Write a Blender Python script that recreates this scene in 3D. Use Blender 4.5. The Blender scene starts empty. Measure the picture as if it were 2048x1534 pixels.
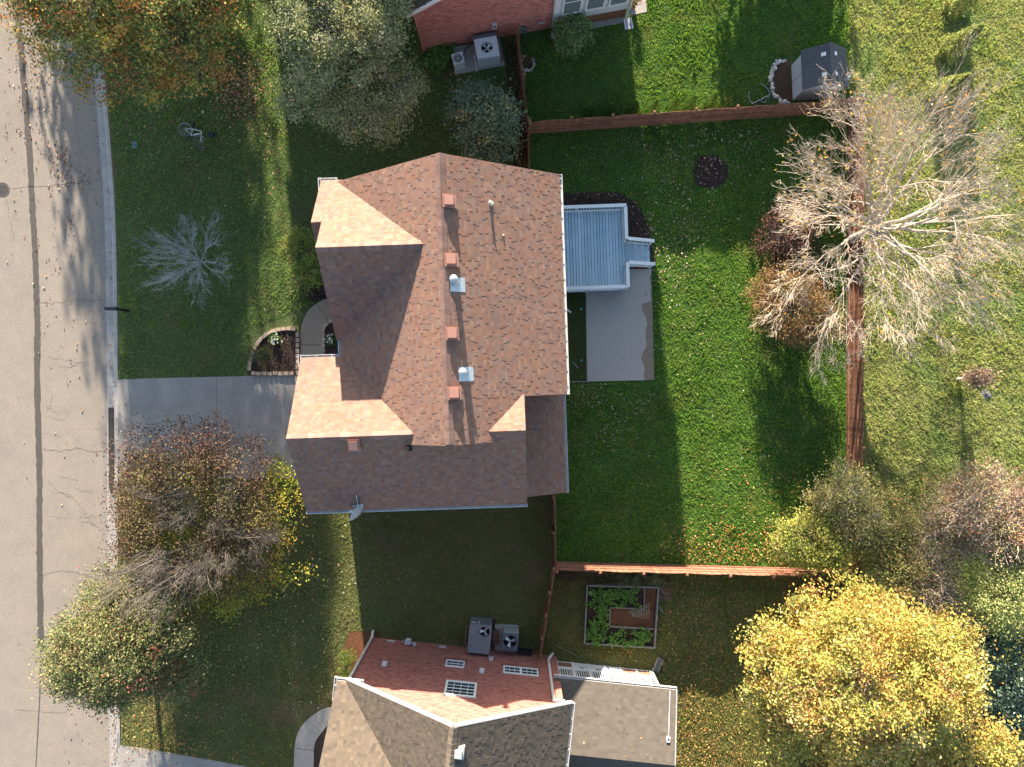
import bpy, math, random
import numpy as np
from mathutils import Vector, Matrix
R = math.radians
scene = bpy.context.scene
COL = scene.collection
rnd = random.Random(7)
rng = np.random.default_rng(11)

# ---------------------------------------------------------------- camera, sky, sun, exposure
CAM_H, F_PX, CX, CY = 35.0, 1447.0, 1024.0, 767.0
cam = bpy.data.cameras.new('camera')
cam.sensor_width = 36.0
cam.lens = 36.0 * F_PX / 2048.0
cam.clip_start, cam.clip_end = 0.5, 3000
camo = bpy.data.objects.new('camera', cam)
camo.location = (0, 0, CAM_H)
COL.objects.link(camo)
scene.camera = camo

SUN_EL = R(14.3)
SUN_AZ = math.atan2(-0.11, 0.994)
sun_dir = Vector((math.sin(SUN_AZ) * math.cos(SUN_EL), math.cos(SUN_AZ) * math.cos(SUN_EL), math.sin(SUN_EL)))
world = bpy.data.worlds.new('World')
scene.world = world
world.use_nodes = True
wn = world.node_tree
sky = wn.nodes.new('ShaderNodeTexSky')
sky.sky_type = 'NISHITA'
sky.sun_disc = False
sky.sun_elevation = SUN_EL
sky.sun_rotation = SUN_AZ
sky.air_density = 1.0
sky.dust_density = 1.2
wn.links.new(sky.outputs[0], wn.nodes['Background'].inputs[0])
wn.nodes['Background'].inputs[1].default_value = 0.082
sl = bpy.data.lights.new('sun', 'SUN')
sl.energy = 5.0
sl.angle = R(0.6)
sl.color = (1.0, 0.84, 0.66)
so = bpy.data.objects.new('sun', sl)
so.rotation_euler = sun_dir.to_track_quat('Z', 'Y').to_euler()
so.location = sun_dir * 200
COL.objects.link(so)
vs = scene.view_settings
vs.view_transform = 'Standard'
vs.look = 'None'
vs.exposure = 2.27
vs.gamma = 1.0
vs.use_curve_mapping = False
scene.cycles.max_bounces = 5
scene.cycles.diffuse_bounces = 3
scene.cycles.transmission_bounces = 3
scene.cycles.transparent_max_bounces = 4

# ---------------------------------------------------------------- coordinates
def P(px, py, z=0.0):
    k = (CAM_H - z) / F_PX
    return Vector(((px - CX) * k, (CY - py) * k, z))

def frame(o, ang):
    c, s = math.cos(ang), math.sin(ang)
    def f(u, v, z=0.0):
        return Vector((o[0] + u * c - v * s, o[1] + u * s + v * c, z))
    f.ang = ang
    f.d = Vector((c, s, 0)); f.n = Vector((-s, c, 0))
    return f
HH = frame((0, 0), R(1.95))                                   # the brown-roofed house
NS = frame((P(743.5, 1273).x, P(743.5, 1273).y), -math.atan(0.1044))   # brick house to the south
NN = frame((P(1102, 56).x, P(1102, 56).y), R(10.53))          # brick house to the north

# ---------------------------------------------------------------- materials
MATS = {}
def mat(name, c1, c2=None, scale=4.0, detail=5, rough=.85, bump=0, bscale=60, metal=0, spec=.25,
        tint=False, col=False, rand=0, c3=None, s3=.5, w3=.5, transl=0, bdist=.02, sharp=None, objco=False, fine=None, tmul=None):
    if name in MATS: return MATS[name]
    m = bpy.data.materials.new(name); m.use_nodes = True
    nt = m.node_tree; N = nt.nodes; L = nt.links
    b = N['Principled BSDF']
    b.inputs['Roughness'].default_value = rough
    b.inputs['Metallic'].default_value = metal
    b.inputs['Specular IOR Level'].default_value = spec
    if objco:
        pos = N.new('ShaderNodeTexCoord').outputs['Object']
    else:
        pos = N.new('ShaderNodeNewGeometry').outputs['Position']
    def noise(sc, de=detail, ro=.6):
        n = N.new('ShaderNodeTexNoise'); n.inputs['Scale'].default_value = sc; n.inputs['Detail'].default_value = de
        n.inputs['Roughness'].default_value = ro
        L.new(pos, n.inputs['Vector']); return n.outputs['Fac']
    def ramp(fac, lo, hi):
        r = N.new('ShaderNodeMapRange'); r.inputs['From Min'].default_value = lo; r.inputs['From Max'].default_value = hi
        r.clamp = True; L.new(fac, r.inputs['Value']); return r.outputs['Result']
    def mix(fac, a, bb, mode='MIX'):
        x = N.new('ShaderNodeMix'); x.data_type = 'RGBA'; x.blend_type = mode
        if isinstance(fac, (int, float)): x.inputs[0].default_value = fac
        else: L.new(fac, x.inputs[0])
        for i, q in ((6, a), (7, bb)):
            if isinstance(q, tuple): x.inputs[i].default_value = (*q, 1)
            else: L.new(q, x.inputs[i])
        return x.outputs[2]
    cur = c1
    if col:
        a = N.new('ShaderNodeAttribute'); a.attribute_name = 'col'; cur = a.outputs['Color']
    elif c2:
        lo, hi = sharp if sharp else (.3, .7)
        cur = mix(ramp(noise(scale), lo, hi), c1, c2)
    if c3:
        cur = mix(ramp(noise(s3, 4), w3, w3 + .22), cur, c3)
    if fine:
        f = ramp(noise(fine[0], 3, .75), .25, .75)
        mr = N.new('ShaderNodeMapRange'); mr.inputs['To Min'].default_value = 1 - fine[1]; mr.inputs['To Max'].default_value = 1 + fine[1]
        L.new(f, mr.inputs['Value'])
        cur = mix(1.0, cur, mr.outputs['Result'], 'MULTIPLY')
    if tint:
        a = N.new('ShaderNodeAttribute'); a.attribute_name = 'tint'
        cur = mix(1.0, cur, a.outputs['Fac'], 'MULTIPLY')
    if rand:
        oi = N.new('ShaderNodeObjectInfo'); mr = N.new('ShaderNodeMapRange')
        mr.inputs['To Min'].default_value = 1 - rand; mr.inputs['To Max'].default_value = 1 + rand
        L.new(oi.outputs['Random'], mr.inputs['Value'])
        cur = mix(1.0, cur, mr.outputs['Result'], 'MULTIPLY')
    if isinstance(cur, tuple): b.inputs['Base Color'].default_value = (*cur, 1)
    else: L.new(cur, b.inputs['Base Color'])
    if bump:
        bn = N.new('ShaderNodeBump'); bn.inputs['Strength'].default_value = bump; bn.inputs['Distance'].default_value = bdist
        L.new(noise(bscale, 4, .7), bn.inputs['Height']); L.new(bn.outputs[0], b.inputs['Normal'])
    if transl:
        t = N.new('ShaderNodeBsdfTranslucent')
        tc = mix(1.0, cur, tmul, 'MULTIPLY') if tmul else cur
        if isinstance(tc, tuple): t.inputs['Color'].default_value = (*tc, 1)
        else: L.new(tc, t.inputs['Color'])
        ms = N.new('ShaderNodeMixShader'); ms.inputs[0].default_value = transl
        L.new(b.outputs[0], ms.inputs[1]); L.new(t.outputs[0], ms.inputs[2])
        L.new(ms.outputs[0], N['Material Output'].inputs['Surface'])
    MATS[name] = m
    return m

M_white = mat('white_paint', (.72, .74, .76), (.62, .64, .66), 6, rough=.5)
M_gutter = mat('gutter_white', (.58, .58, .57), (.48, .48, .47), 3, rough=.45)
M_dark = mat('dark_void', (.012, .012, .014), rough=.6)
M_black = mat('black_metal', (.02, .02, .022), rough=.45)
M_galv = mat('galvanised_metal', (.55, .6, .62), (.45, .5, .52), 9, rough=.35, metal=.6)
M_rubber = mat('black_rubber', (.025, .026, .03), rough=.7)
M_conc = mat('concrete', (.30, .285, .265), (.24, .228, .215), 1.3, rough=.9, bump=.25, bscale=60, bdist=.006, fine=(15, .09), rand=.05, c3=(.22, .21, .2), s3=.6, w3=.6)
M_curb = mat('curb_concrete', (.38, .37, .35), (.28, .27, .26), 2.2, rough=.9, bump=.2, bscale=60, bdist=.006, fine=(14, .12), rand=.07)
M_aggr = mat('exposed_aggregate', (.40, .375, .345), (.28, .265, .25), 45, detail=2, rough=.9, bump=.5, bscale=40, bdist=.012, fine=(22, .3), c3=(.33, .31, .28), s3=.5, w3=.55)
M_aggr_tan = mat('tan_aggregate', (.33, .275, .21), (.25, .205, .155), 45, detail=2, rough=.9, bump=.4, bscale=70, bdist=.01, fine=(80, .25), rand=.06)
M_mulch = mat('mulch', (.075, .052, .045), (.03, .022, .02), 28, rough=.95, bump=1, bscale=35, bdist=.06, fine=(45, .5), c3=(.12, .09, .075), s3=5, w3=.58)
M_dirt = mat('bare_soil', (.085, .05, .032), (.04, .026, .018), 14, rough=.95, bump=.9, bscale=40, bdist=.04, fine=(50, .4))
M_redmulch = mat('red_leaf_mulch', (.2, .085, .04), (.08, .035, .02), 25, rough=.95, bump=1, bscale=35, bdist=.06, fine=(45, .5))
M_moss = mat('mossy_grass', (.045, .058, .012), (.025, .034, .012), 6, rough=.95, bump=.6, bscale=60, bdist=.03, fine=(60, .35), c3=(.05, .042, .03), s3=1.2, w3=.6)
M_wood = mat('stained_fence', (.27, .13, .085), (.18, .085, .056), 7, rough=.8, bump=.3, bscale=50, bdist=.006, rand=.28, fine=(35, .2))
M_woodgrey = mat('weathered_timber', (.26, .245, .225), (.16, .15, .14), 8, rough=.85, bump=.3, bscale=40, bdist=.01, rand=.12, fine=(40, .2))
M_woodtop = mat('fence_post_timber', (.26, .12, .07), (.17, .08, .05), 8, rough=.85, rand=.15)
M_deck = mat('deck_stain', (.36, .51, .61), (.31, .455, .55), 3, rough=.65, bump=.12, bscale=60, bdist=.004, rand=.13, fine=(30, .08), c3=(.42, .56, .66), s3=.7, w3=.5)
M_deckdark = mat('deck_underside', (.1, .12, .13), rough=.85)
M_rail = mat('railing_paint', (.62, .67, .69), (.56, .61, .63), 5, rough=.5)
M_block = mat('tan_block', (.42, .33, .26), (.33, .26, .21), 12, rough=.9, bump=.4, bscale=50, bdist=.01, rand=.13, fine=(50, .15))
M_whitestone = mat('white_stone', (.62, .61, .58), (.42, .41, .39), 9, rough=.9, bump=.5, bscale=18, bdist=.03, rand=.18)
M_brick = mat('red_brick', (.36, .145, .118), (.265, .105, .088), 18, rough=.9, tint=True, bump=.2, bscale=90, bdist=.004)
M_mortar = mat('mortar', (.5, .43, .39), (.4, .34, .31), 20, rough=.95)
M_shingle = mat('brown_shingle', (.2, .12, .1), col=True, rough=.92, bump=.35, bscale=220, bdist=.003, fine=(130, .25), c3=(.125, .09, .085), s3=.45, w3=.6)
M_shingle_tan = mat('weathered_shingle', (.17, .135, .105), col=True, rough=.92, bump=.35, bscale=220, bdist=.003, fine=(130, .25), c3=(.105, .088, .072), s3=.5, w3=.6)
M_shingle_grey = mat('grey_shingle', (.16, .14, .12), col=True, rough=.92, bump=.3, bscale=220, bdist=.003, fine=(130, .2))
M_deckboard = mat('roof_decking', (.13, .065, .048), rough=.95)
M_deckboard_tan = mat('roof_decking_tan', (.12, .095, .075), rough=.95)
M_vent = mat('painted_vent', (.35, .19, .15), (.31, .165, .13), 12, rough=.7)
M_bark = mat('grey_bark', (.12, .11, .10), (.075, .068, .062), 6, rough=.95, bump=.5, bscale=25, bdist=.02)
M_barkpale = mat('pale_bark', (.46, .40, .335), (.34, .29, .24), 5, rough=.95, bump=.3, bscale=25, bdist=.02)
M_barksilver = mat('silver_bark', (.42, .45, .48), (.29, .31, .335), 5, rough=.9)
M_leaf = mat('foliage', (1, 1, 1), col=True, rough=.75, spec=.25, transl=.28)
M_gloss = mat('glossy_foliage', (1, 1, 1), col=True, rough=.42, spec=.5, transl=.12)
M_litter = mat('leaf_litter', (1, 1, 1), col=True, rough=.9, spec=.15)
M_glass = mat('window_glass', (.03, .045, .05), rough=.08, spec=.8)
M_glassblind = mat('blind_behind_glass', (.16, .2, .2), (.13, .17, .175), 4, rough=.25, spec=.6)
M_screen = mat('porch_screen', (.05, .055, .062), (.035, .038, .042), 5, rough=.5)
M_road = mat('road_surface', (.268, .235, .198), (.232, .206, .177), 1.1, rough=.95, bump=.6, bscale=30, bdist=.012, fine=(22, .3), c3=(.215, .19, .166), s3=.35, w3=.56)
M_tar = mat('tar_seam', (.062, .057, .053), (.095, .088, .08), 9, rough=.8, fine=(45, .4))
M_crack = mat('crack', (.165, .146, .127), rough=.95)
M_stain = mat('road_grime', (.2, .183, .168), (.26, .24, .22), 5, rough=.95, fine=(60, .35))

def lawn(name, a, b_, c, w):
    return mat(name, a, b_, 1.7, detail=8, rough=.95, spec=.1, tint=False, bump=1.0, bscale=9, bdist=.10, c3=c, s3=.42, w3=w, fine=(26, .42), sharp=(.32, .68))
M_grassB = lawn('back_lawn_grass', (.034, .085, .020), (.05, .10, .024), (.075, .09, .03), .56)
M_grassF = lawn('front_lawn_grass', (.07, .105, .036), (.085, .108, .042), (.10, .098, .052), .55)
M_grassR = lawn('field_grass', (.18, .21, .07), (.24, .23, .10), (.14, .19, .06), .5)
M_grassS = lawn('side_lawn_grass', (.09, .105, .03), (.11, .10, .04), (.115, .08, .04), .56)
M_grassO = lawn('side_yard_grass', (.085, .10, .036), (.11, .105, .045), (.13, .105, .06), .52)
def blade(name, a, b_, c):
    return mat(name, a, b_, 1.7, detail=6, rough=.8, spec=.2, tint=True, c3=c, s3=.42, w3=.52, transl=.42, tmul=(1.5, 1.4, .75))
M_bladeB = blade('back_lawn_blades', (.125, .265, .045), (.175, .30, .055), (.22, .26, .07))
M_bladeF = blade('front_lawn_blades', (.185, .32, .10), (.22, .325, .11), (.26, .27, .13))
M_bladeO = blade('side_yard_blades', (.19, .27, .09), (.24, .255, .105), (.29, .24, .13))
M_bladeR = blade('field_blades', (.29, .38, .135), (.39, .40, .19), (.23, .35, .125))
M_bladeS = blade('side_lawn_blades', (.2, .24, .06), (.25, .23, .08), (.26, .19, .085))

# ---------------------------------------------------------------- object helpers
ORG = {}
def tag(o, label=None, cat=None, group=None, kind=None):
    if label: o['label'] = label
    if cat: o['category'] = cat
    if group: o['group'] = group
    if kind: o['kind'] = kind
    return o
def thing(name, loc, label, cat, group=None, kind=None):
    o = bpy.data.objects.new(name, None)
    o.empty_display_size = .3
    o.location = loc; COL.objects.link(o)
    ORG[o] = Vector(loc)
    return tag(o, label, cat, group, kind)
def link(name, me, parent=None, org=None):
    o = bpy.data.objects.new(name, me); COL.objects.link(o)
    if parent is not None:
        o.parent = parent; ORG[o] = ORG[parent]
    else:
        org = Vector(org) if org is not None else Vector((0, 0, 0))
        o.location = org; ORG[o] = org
    return o
def npmesh(name, V, F, mats, attr=None, aname='tint', smooth=False, parent=None, org=None, midx=None):
    """V (n,3) world, F list/array of index tuples (array -> all same size)."""
    V = np.asarray(V, dtype=np.float64)
    o_ = ORG[parent] if parent is not None else (Vector(org) if org is not None else Vector((0, 0, 0)))
    V = V - np.array(o_[:])
    me = bpy.data.meshes.new(name)
    if isinstance(F, np.ndarray):
        n, s = F.shape
        me.vertices.add(len(V)); me.vertices.foreach_set('co', V.ravel())
        me.loops.add(n * s); me.loops.foreach_set('vertex_index', F.astype(np.int32).ravel())
        me.polygons.add(n)
        me.polygons.foreach_set('loop_start', np.arange(0, n * s, s, dtype=np.int32))
        me.update(calc_edges=True)
        me.validate()
    else:
        me.from_pydata([tuple(v) for v in V], [], F); me.update()
    if not isinstance(mats, (list, tuple)): mats = [mats]
    for m in mats: me.materials.append(m)
    if midx is not None: me.polygons.foreach_set('material_index', np.asarray(midx, dtype=np.int32))
    if attr is not None:
        A = np.asarray(attr, dtype=np.float32)
        if A.ndim == 1:
            a = me.attributes.new(aname, 'FLOAT', 'FACE'); a.data.foreach_set('value', A)
        else:
            a = me.attributes.new('col', 'FLOAT_COLOR', 'FACE')
            a.data.foreach_set('color', np.c_[A, np.ones(len(A), np.float32)].ravel())
    me.polygons.foreach_set('use_smooth', np.full(len(me.polygons), bool(smooth)))
    return link(name, me, parent, org)

class MB:
    def __init__(s): s.v = []; s.f = []; s.m = []; s.mi = 0
    def quad(s, a, b, c, d):
        i = len(s.v); s.v += [a, b, c, d]; s.f.append((i, i + 1, i + 2, i + 3)); s.m.append(s.mi)
    def poly(s, pts):
        i = len(s.v); s.v += list(pts); s.f.append(tuple(range(i, i + len(pts)))); s.m.append(s.mi)
    def hexa(s, lo, hi):
        """lo/hi: 4 points each (ccw seen from above)"""
        i = len(s.v); s.v += list(lo) + list(hi)
        for q in ((3, 2, 1, 0), (4, 5, 6, 7), (0, 1, 5, 4), (1, 2, 6, 5), (2, 3, 7, 6), (3, 0, 4, 7)):
            s.f.append(tuple(i + k for k in q)); s.m.append(s.mi)
        return s
    def box(s, c, dx, dy, z0, z1, ang=0, taper=1.0):
        ca, sa = math.cos(ang), math.sin(ang)
        def p(x, y, z): return Vector((c[0] + x * ca - y * sa, c[1] + x * sa + y * ca, z))
        h = [(-dx / 2, -dy / 2), (dx / 2, -dy / 2), (dx / 2, dy / 2), (-dx / 2, dy / 2)]
        return s.hexa([p(x, y, z0) for x, y in h], [p(x * taper, y * taper, z1) for x, y in h])
    def fbox(s, fr, u0, u1, v0, v1, z0, z1):
        return s.hexa([fr(u0, v0, z0), fr(u1, v0, z0), fr(u1, v1, z0), fr(u0, v1, z0)],
                      [fr(u0, v0, z1), fr(u1, v0, z1), fr(u1, v1, z1), fr(u0, v1, z1)])
    def prism(s, pts, z0, z1):
        n = len(pts); i = len(s.v)
        s.v += [Vector((p[0], p[1], z0)) for p in pts] + [Vector((p[0], p[1], z1)) for p in pts]
        s.f.append(tuple(i + n + k for k in range(n))); s.m.append(s.mi)
        for k in range(n):
            j = (k + 1) % n
            s.f.append((i + k, i + j, i + n + j, i + n + k)); s.m.append(s.mi)
        return s
    def bar(s, a, b, w, h=None):
        """square bar between two points"""
        a, b = Vector(a), Vector(b); h = h or w
        d = (b - a).normalized()
        x = d.cross(Vector((0, 0, 1)))
        x = Vector((1, 0, 0)) if x.length < 1e-4 else x.normalized()
        y = x.cross(d).normalized()
        x = x * w / 2; y = y * h / 2
        return s.hexa([a - x - y, b - x - y, b + x - y, a + x - y], [a - x + y, b - x + y, b + x + y, a + x + y])
    def tube(s, pts, rad, n=6, cap=True):
        pts = [Vector(p) for p in pts]
        rs = rad if isinstance(rad, (list, tuple)) else [rad] * len(pts)
        i0 = len(s.v); prev = None
        for k, p in enumerate(pts):
            d = (pts[min(k + 1, len(pts) - 1)] - pts[max(k - 1, 0)])
            d = d.normalized() if d.length > 1e-9 else Vector((0, 0, 1))
            if prev is None:
                x = d.cross(Vector((0, 0, 1)))
                if x.length < 1e-3: x = Vector((1, 0, 0))
            else:
                x = prev - d * prev.dot(d)
                if x.length < 1e-4: x = d.cross(Vector((0.3, 1, .2)))
            x.normalize(); prev = x; y = d.cross(x)
            for q in range(n):
                t = 2 * math.pi * q / n
                s.v.append(p + (x * math.cos(t) + y * math.sin(t)) * rs[k])
        for k in range(len(pts) - 1):
            for q in range(n):
                a = i0 + k * n + q; b = i0 + k * n + (q + 1) % n
                s.f.append((a, b, b + n, a + n)); s.m.append(s.mi)
        if cap:
            e = i0 + (len(pts) - 1) * n
            s.f.append(tuple(e + q for q in range(n))); s.m.append(s.mi)
            s.f.append(tuple(i0 + n - 1 - q for q in range(n))); s.m.append(s.mi)
        return s
    def cyl(s, c, r, z0, z1, n=16, r2=None):
        return s.tube([(c[0], c[1], z0), (c[0], c[1], z1)], [r, r if r2 is None else r2], n)
    def ring(s, c, r, w, z0, z1, n=20):
        for q in range(n):
            t, t2 = 2 * math.pi * q / n, 2 * math.pi * (q + 1) / n
            def p(tt, rr, z): return Vector((c[0] + rr * math.cos(tt), c[1] + rr * math.sin(tt), z))
            a, b = r - w / 2, r + w / 2
            s.quad(p(t, a, z1), p(t, b, z1), p(t2, b, z1), p(t2, a, z1))
            s.quad(p(t, b, z0), p(t2, b, z0), p(t2, b, z1), p(t, b, z1))
            s.quad(p(t2, a, z0), p(t, a, z0), p(t, a, z1), p(t2, a, z1))
        return s
    def torus(s, c, r, w, nrm=(0, 0, 1), n=28, m=6, sx=1.0):
        nz = Vector(nrm).normalized(); x = nz.orthogonal().normalized(); y = nz.cross(x)
        pts = [Vector(c) + (x * math.cos(2 * math.pi * q / n) * sx + y * math.sin(2 * math.pi * q / n)) * r for q in range(n)]
        i0 = len(s.v)
        for q in range(n):
            rd = (pts[q] - Vector(c)).normalized()
            for j in range(m):
                t = 2 * math.pi * j / m
                s.v.append(pts[q] + (rd * math.cos(t) + nz * math.sin(t)) * w)
        for q in range(n):
            for j in range(m):
                a = i0 + q * m + j; b = i0 + q * m + (j + 1) % m
                c2 = i0 + ((q + 1) % n) * m + (j + 1) % m; d = i0 + ((q + 1) % n) * m + j
                s.f.append((a, d, c2, b)); s.m.append(s.mi)
        return s
    def blob(s, c, rx, ry, rz, seed=0, n=7, m=10, rough=.18, zmin=None):
        r_ = random.Random(seed); i0 = len(s.v)
        for a in range(n + 1):
            th = math.pi * a / n
            for b in range(m):
                ph = 2 * math.pi * b / m
                q = 1 + (r_.random() - .5) * 2 * rough
                z = c[2] + rz * math.cos(th) * q
                if zmin is not None: z = max(z, zmin)
                s.v.append(Vector((c[0] + rx * math.sin(th) * math.cos(ph) * q, c[1] + ry * math.sin(th) * math.sin(ph) * q, z)))
        for a in range(n):
            for b in range(m):
                b2 = (b + 1) % m
                s.f.append((i0 + a * m + b, i0 + (a + 1) * m + b, i0 + (a + 1) * m + b2, i0 + a * m + b2)); s.m.append(s.mi)
        return s
    def build(s, name, mats, parent=None, org=None, smooth=False):
        return npmesh(name, [tuple(v) for v in s.v], s.f, mats, parent=parent, org=org, smooth=smooth,
                      midx=s.m if isinstance(mats, (list, tuple)) else None)
def piece(name, me, parent, loc, rotz=0, scale=(1, 1, 1)):
    """another copy of a shared piece mesh under its thing (loc in world)"""
    o = bpy.data.objects.new(name, me); COL.objects.link(o)
    o.parent = parent; ORG[o] = ORG[parent]
    o.location = Vector(loc) - ORG[parent]; o.rotation_euler = (0, 0, rotz); o.scale = scale
    return o
def meshof(mb, m, name):
    me = bpy.data.meshes.new(name); me.from_pydata([tuple(v) for v in mb.v], [], mb.f); me.update()
    me.materials.append(m); return me
def sheet(name, pts, z, m, parent=None, kind='structure', px=True):
    mb = MB(); w = [(P(*p) if px else Vector((p[0], p[1], 0))) for p in pts]
    w = [Vector((p.x, p.y, z)) for p in w]
    area = sum(w[i].x * w[(i + 1) % len(w)].y - w[(i + 1) % len(w)].x * w[i].y for i in range(len(w)))
    if area < 0: w.reverse()
    mb.poly(w)
    o = mb.build(name, m, parent)
    if kind and parent is None: o['kind'] = kind
    return o
def inpoly(X, Y, poly):
    n = len(poly); r = np.zeros(X.shape, bool); j = n - 1
    for i in range(n):
        xi, yi = poly[i][:2]; xj, yj = poly[j][:2]
        c = ((yi > Y) != (yj > Y)) & (X < (xj - xi) * (Y - yi) / (yj - yi + 1e-12) + xi)
        r ^= c; j = i
    return r
def PX(pts): return [tuple(P(*p)[:2]) for p in pts]
def smoothpx(pts, n=6, closed=False):
    out = []; m = len(pts)
    g = lambda i: pts[i % m] if closed else pts[max(0, min(m - 1, i))]
    for i in range(m if closed else m - 1):
        p0, p1, p2, p3 = g(i - 1), g(i), g(i + 1), g(i + 2)
        for k in range(n):
            t = k / n
            out.append(tuple(.5 * ((2 * p1[a]) + (-p0[a] + p2[a]) * t + (2 * p0[a] - 5 * p1[a] + 4 * p2[a] - p3[a]) * t * t
                                   + (-p0[a] + 3 * p1[a] - 3 * p2[a] + p3[a]) * t ** 3) for a in (0, 1)))
    if not closed: out.append(pts[-1])
    return out
def jitter(pts, amp, seed):
    r_ = random.Random(seed)
    return [(x + r_.uniform(-amp, amp), y + r_.uniform(-amp, amp)) for x, y in pts]
# ---------------------------------------------------------------- road, kerb, ground
KERB = [(-60, -1600), (60, -700), (140, -250), (188, 0), (205, 110), (213, 190), (222, 300), (229, 400), (233, 520),
        (235, 640), (235.5, 760), (236, 990), (238, 1300), (241, 1534), (246, 2000), (258, 3600)]
kp = [P(x, y) for x, y in smoothpx(KERB, 8)]
def kerb_at(y):          # x of the kerb's back edge at world y
    for a, b in zip(kp, kp[1:]):
        if b.y <= y <= a.y:
            t = (a.y - y) / (a.y - b.y + 1e-9); return a.x + (b.x - a.x) * t
    return kp[0].x if y > kp[0].y else kp[-1].x
def koff(i, off):        # point of the kerb line moved west by off
    a, b = kp[max(i - 1, 0)], kp[min(i + 1, len(kp) - 1)]
    d = (b - a).normalized()
    return kp[i] + Vector((d.y, -d.x, 0)) * off * (1 if Vector((d.y, -d.x, 0)).x < 0 else -1)
BIG = 260
gl = [(p.x + .05, p.y) for p in kp]
gpoly = [(kp[0].x + .05, BIG), *gl, (kp[-1].x + .05, -BIG), (BIG, -BIG), (BIG, BIG)]
sheet('ground', gpoly, 0.0, M_grassR, px=False)
ROADZ = -0.105
rp = [koff(i, .58) for i in range(len(kp))]
rw = [koff(i, 9.2) for i in range(len(kp))]
road_pts = [(rp[0].x, BIG)] + [(p.x, p.y) for p in rp] + [(rp[-1].x, -BIG), (rw[-1].x, -BIG)] + [(p.x, p.y) for p in reversed(rw)] + [(rw[0].x, BIG)]
road = sheet('road', road_pts, ROADZ, M_road, px=False)
sheet('verge_ground', [(rw[0].x, BIG)] + [(p.x, p.y) for p in rw] + [(rw[-1].x, -BIG), (-BIG, -BIG), (-BIG, BIG)], -0.02, M_grassF, px=False)

def ribbon(name, pts, widths, z, m, parent, seed=0, wob=.25):
    """flat uneven strip along world points"""
    r_ = random.Random(seed); mb = MB(); prev = None
    for i, p in enumerate(pts):
        a, b = pts[max(i - 1, 0)], pts[min(i + 1, len(pts) - 1)]
        d = (Vector((b[0], b[1], 0)) - Vector((a[0], a[1], 0))).normalized(); n = Vector((-d.y, d.x, 0))
        w = widths[i] if isinstance(widths, list) else widths
        l = Vector((p[0], p[1], z)) + n * w * .5 * (1 + r_.uniform(-wob, wob)); r = Vector((p[0], p[1], z)) - n * w * .5 * (1 + r_.uniform(-wob, wob))
        if prev: mb.quad(prev[1], r, l, prev[0])
        prev = (l, r)
    return mb.build(name, m, parent)
seam = [(8, -200), (25, -60), (36, 40), (42, 100), (50, 200), (59, 300), (64, 400), (70, 500), (73, 600), (75, 660), (74, 760), (77, 860), (79, 960), (79, 1060), (80, 1160), (82, 1290)]
ribbon('tar_seam', [P(x, y, ROADZ) for x, y in smoothpx(seam, 10)], .29, ROADZ + .004, M_tar, road, 3, .18)
ribbon('tar_seam', [P(x, y, ROADZ) for x, y in smoothpx([(82, 1290), (80, 1380), (77, 1440), (72, 1534), (66, 1700)], 8)], .055, ROADZ + .004, M_tar, road, 4, .3)
def crackline(pts, w, seed):
    r_ = random.Random(seed); q = smoothpx(pts, 9); q = [(x + r_.uniform(-1.5, 1.5), y + r_.uniform(-2.2, 2.2)) for x, y in q]
    ribbon('crack', [P(x, y, ROADZ) for x, y in q], w, ROADZ + .004, M_crack, road, seed, .6)
crackline([(-40, 382), (20, 378), (60, 374), (100, 371), (150, 366), (203, 360)], .026, 1)
crackline([(78, 605), (110, 606), (150, 600), (180, 600), (208, 601)], .022, 2)
crackline([(82, 898), (120, 902), (150, 897), (185, 902), (211, 904)], .028, 3)
crackline([(82, 1152), (105, 1144), (140, 1143), (170, 1150), (212, 1158)], .024, 4)
crackline([(12, 395), (20, 440), (28, 480)], .02, 5)
crackline([(90, 770), (105, 790), (100, 815), (118, 830)], .018, 6)
crackline([(95, 960), (120, 985), (150, 1000), (172, 1030), (185, 1048)], .018, 7)
crackline([(30, 1420), (75, 1422), (130, 1426)], .018, 8)
crackline([(150, 200), (160, 330), (178, 420), (190, 520)], .016, 9)
r5 = random.Random(5)
for q in range(18):       # fine alligator cracking in the worn lane
    x, y = r5.uniform(85, 185), r5.uniform(560, 1120)
    pts = [(x, y)]
    for k in range(4): x += r5.uniform(5, 13); y += r5.uniform(-4, 4); pts.append((x, y))
    crackline(pts, .009, 100 + q)
ribbon('gutter_grime', [(p.x, p.y) for p in (koff(i, .72) for i in range(20, 100))], .22, ROADZ + .002, M_stain, road, 9, .5)

cover = thing('manhole_cover', P(5, 379, ROADZ), 'round cast iron manhole cover set in the street', 'manhole cover')
c0 = P(5, 379, ROADZ)
M_iron = mat('cast_iron', (.16, .14, .125), (.11, .1, .09), 20, rough=.7, metal=.3)
MB().ring(c0, .325, .05, ROADZ, ROADZ + .012, 28).build('ring', M_iron, cover)
mb = MB().cyl(c0, .295, ROADZ - .02, ROADZ + .006, 28)
for q in range(-4, 5): mb.box((c0.x, c0.y + q * .06), math.sqrt(.28 ** 2 - (q * .06) ** 2) * 1.9, .025, ROADZ + .006, ROADZ + .014)
mb.build('lid', M_iron, cover)

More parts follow.
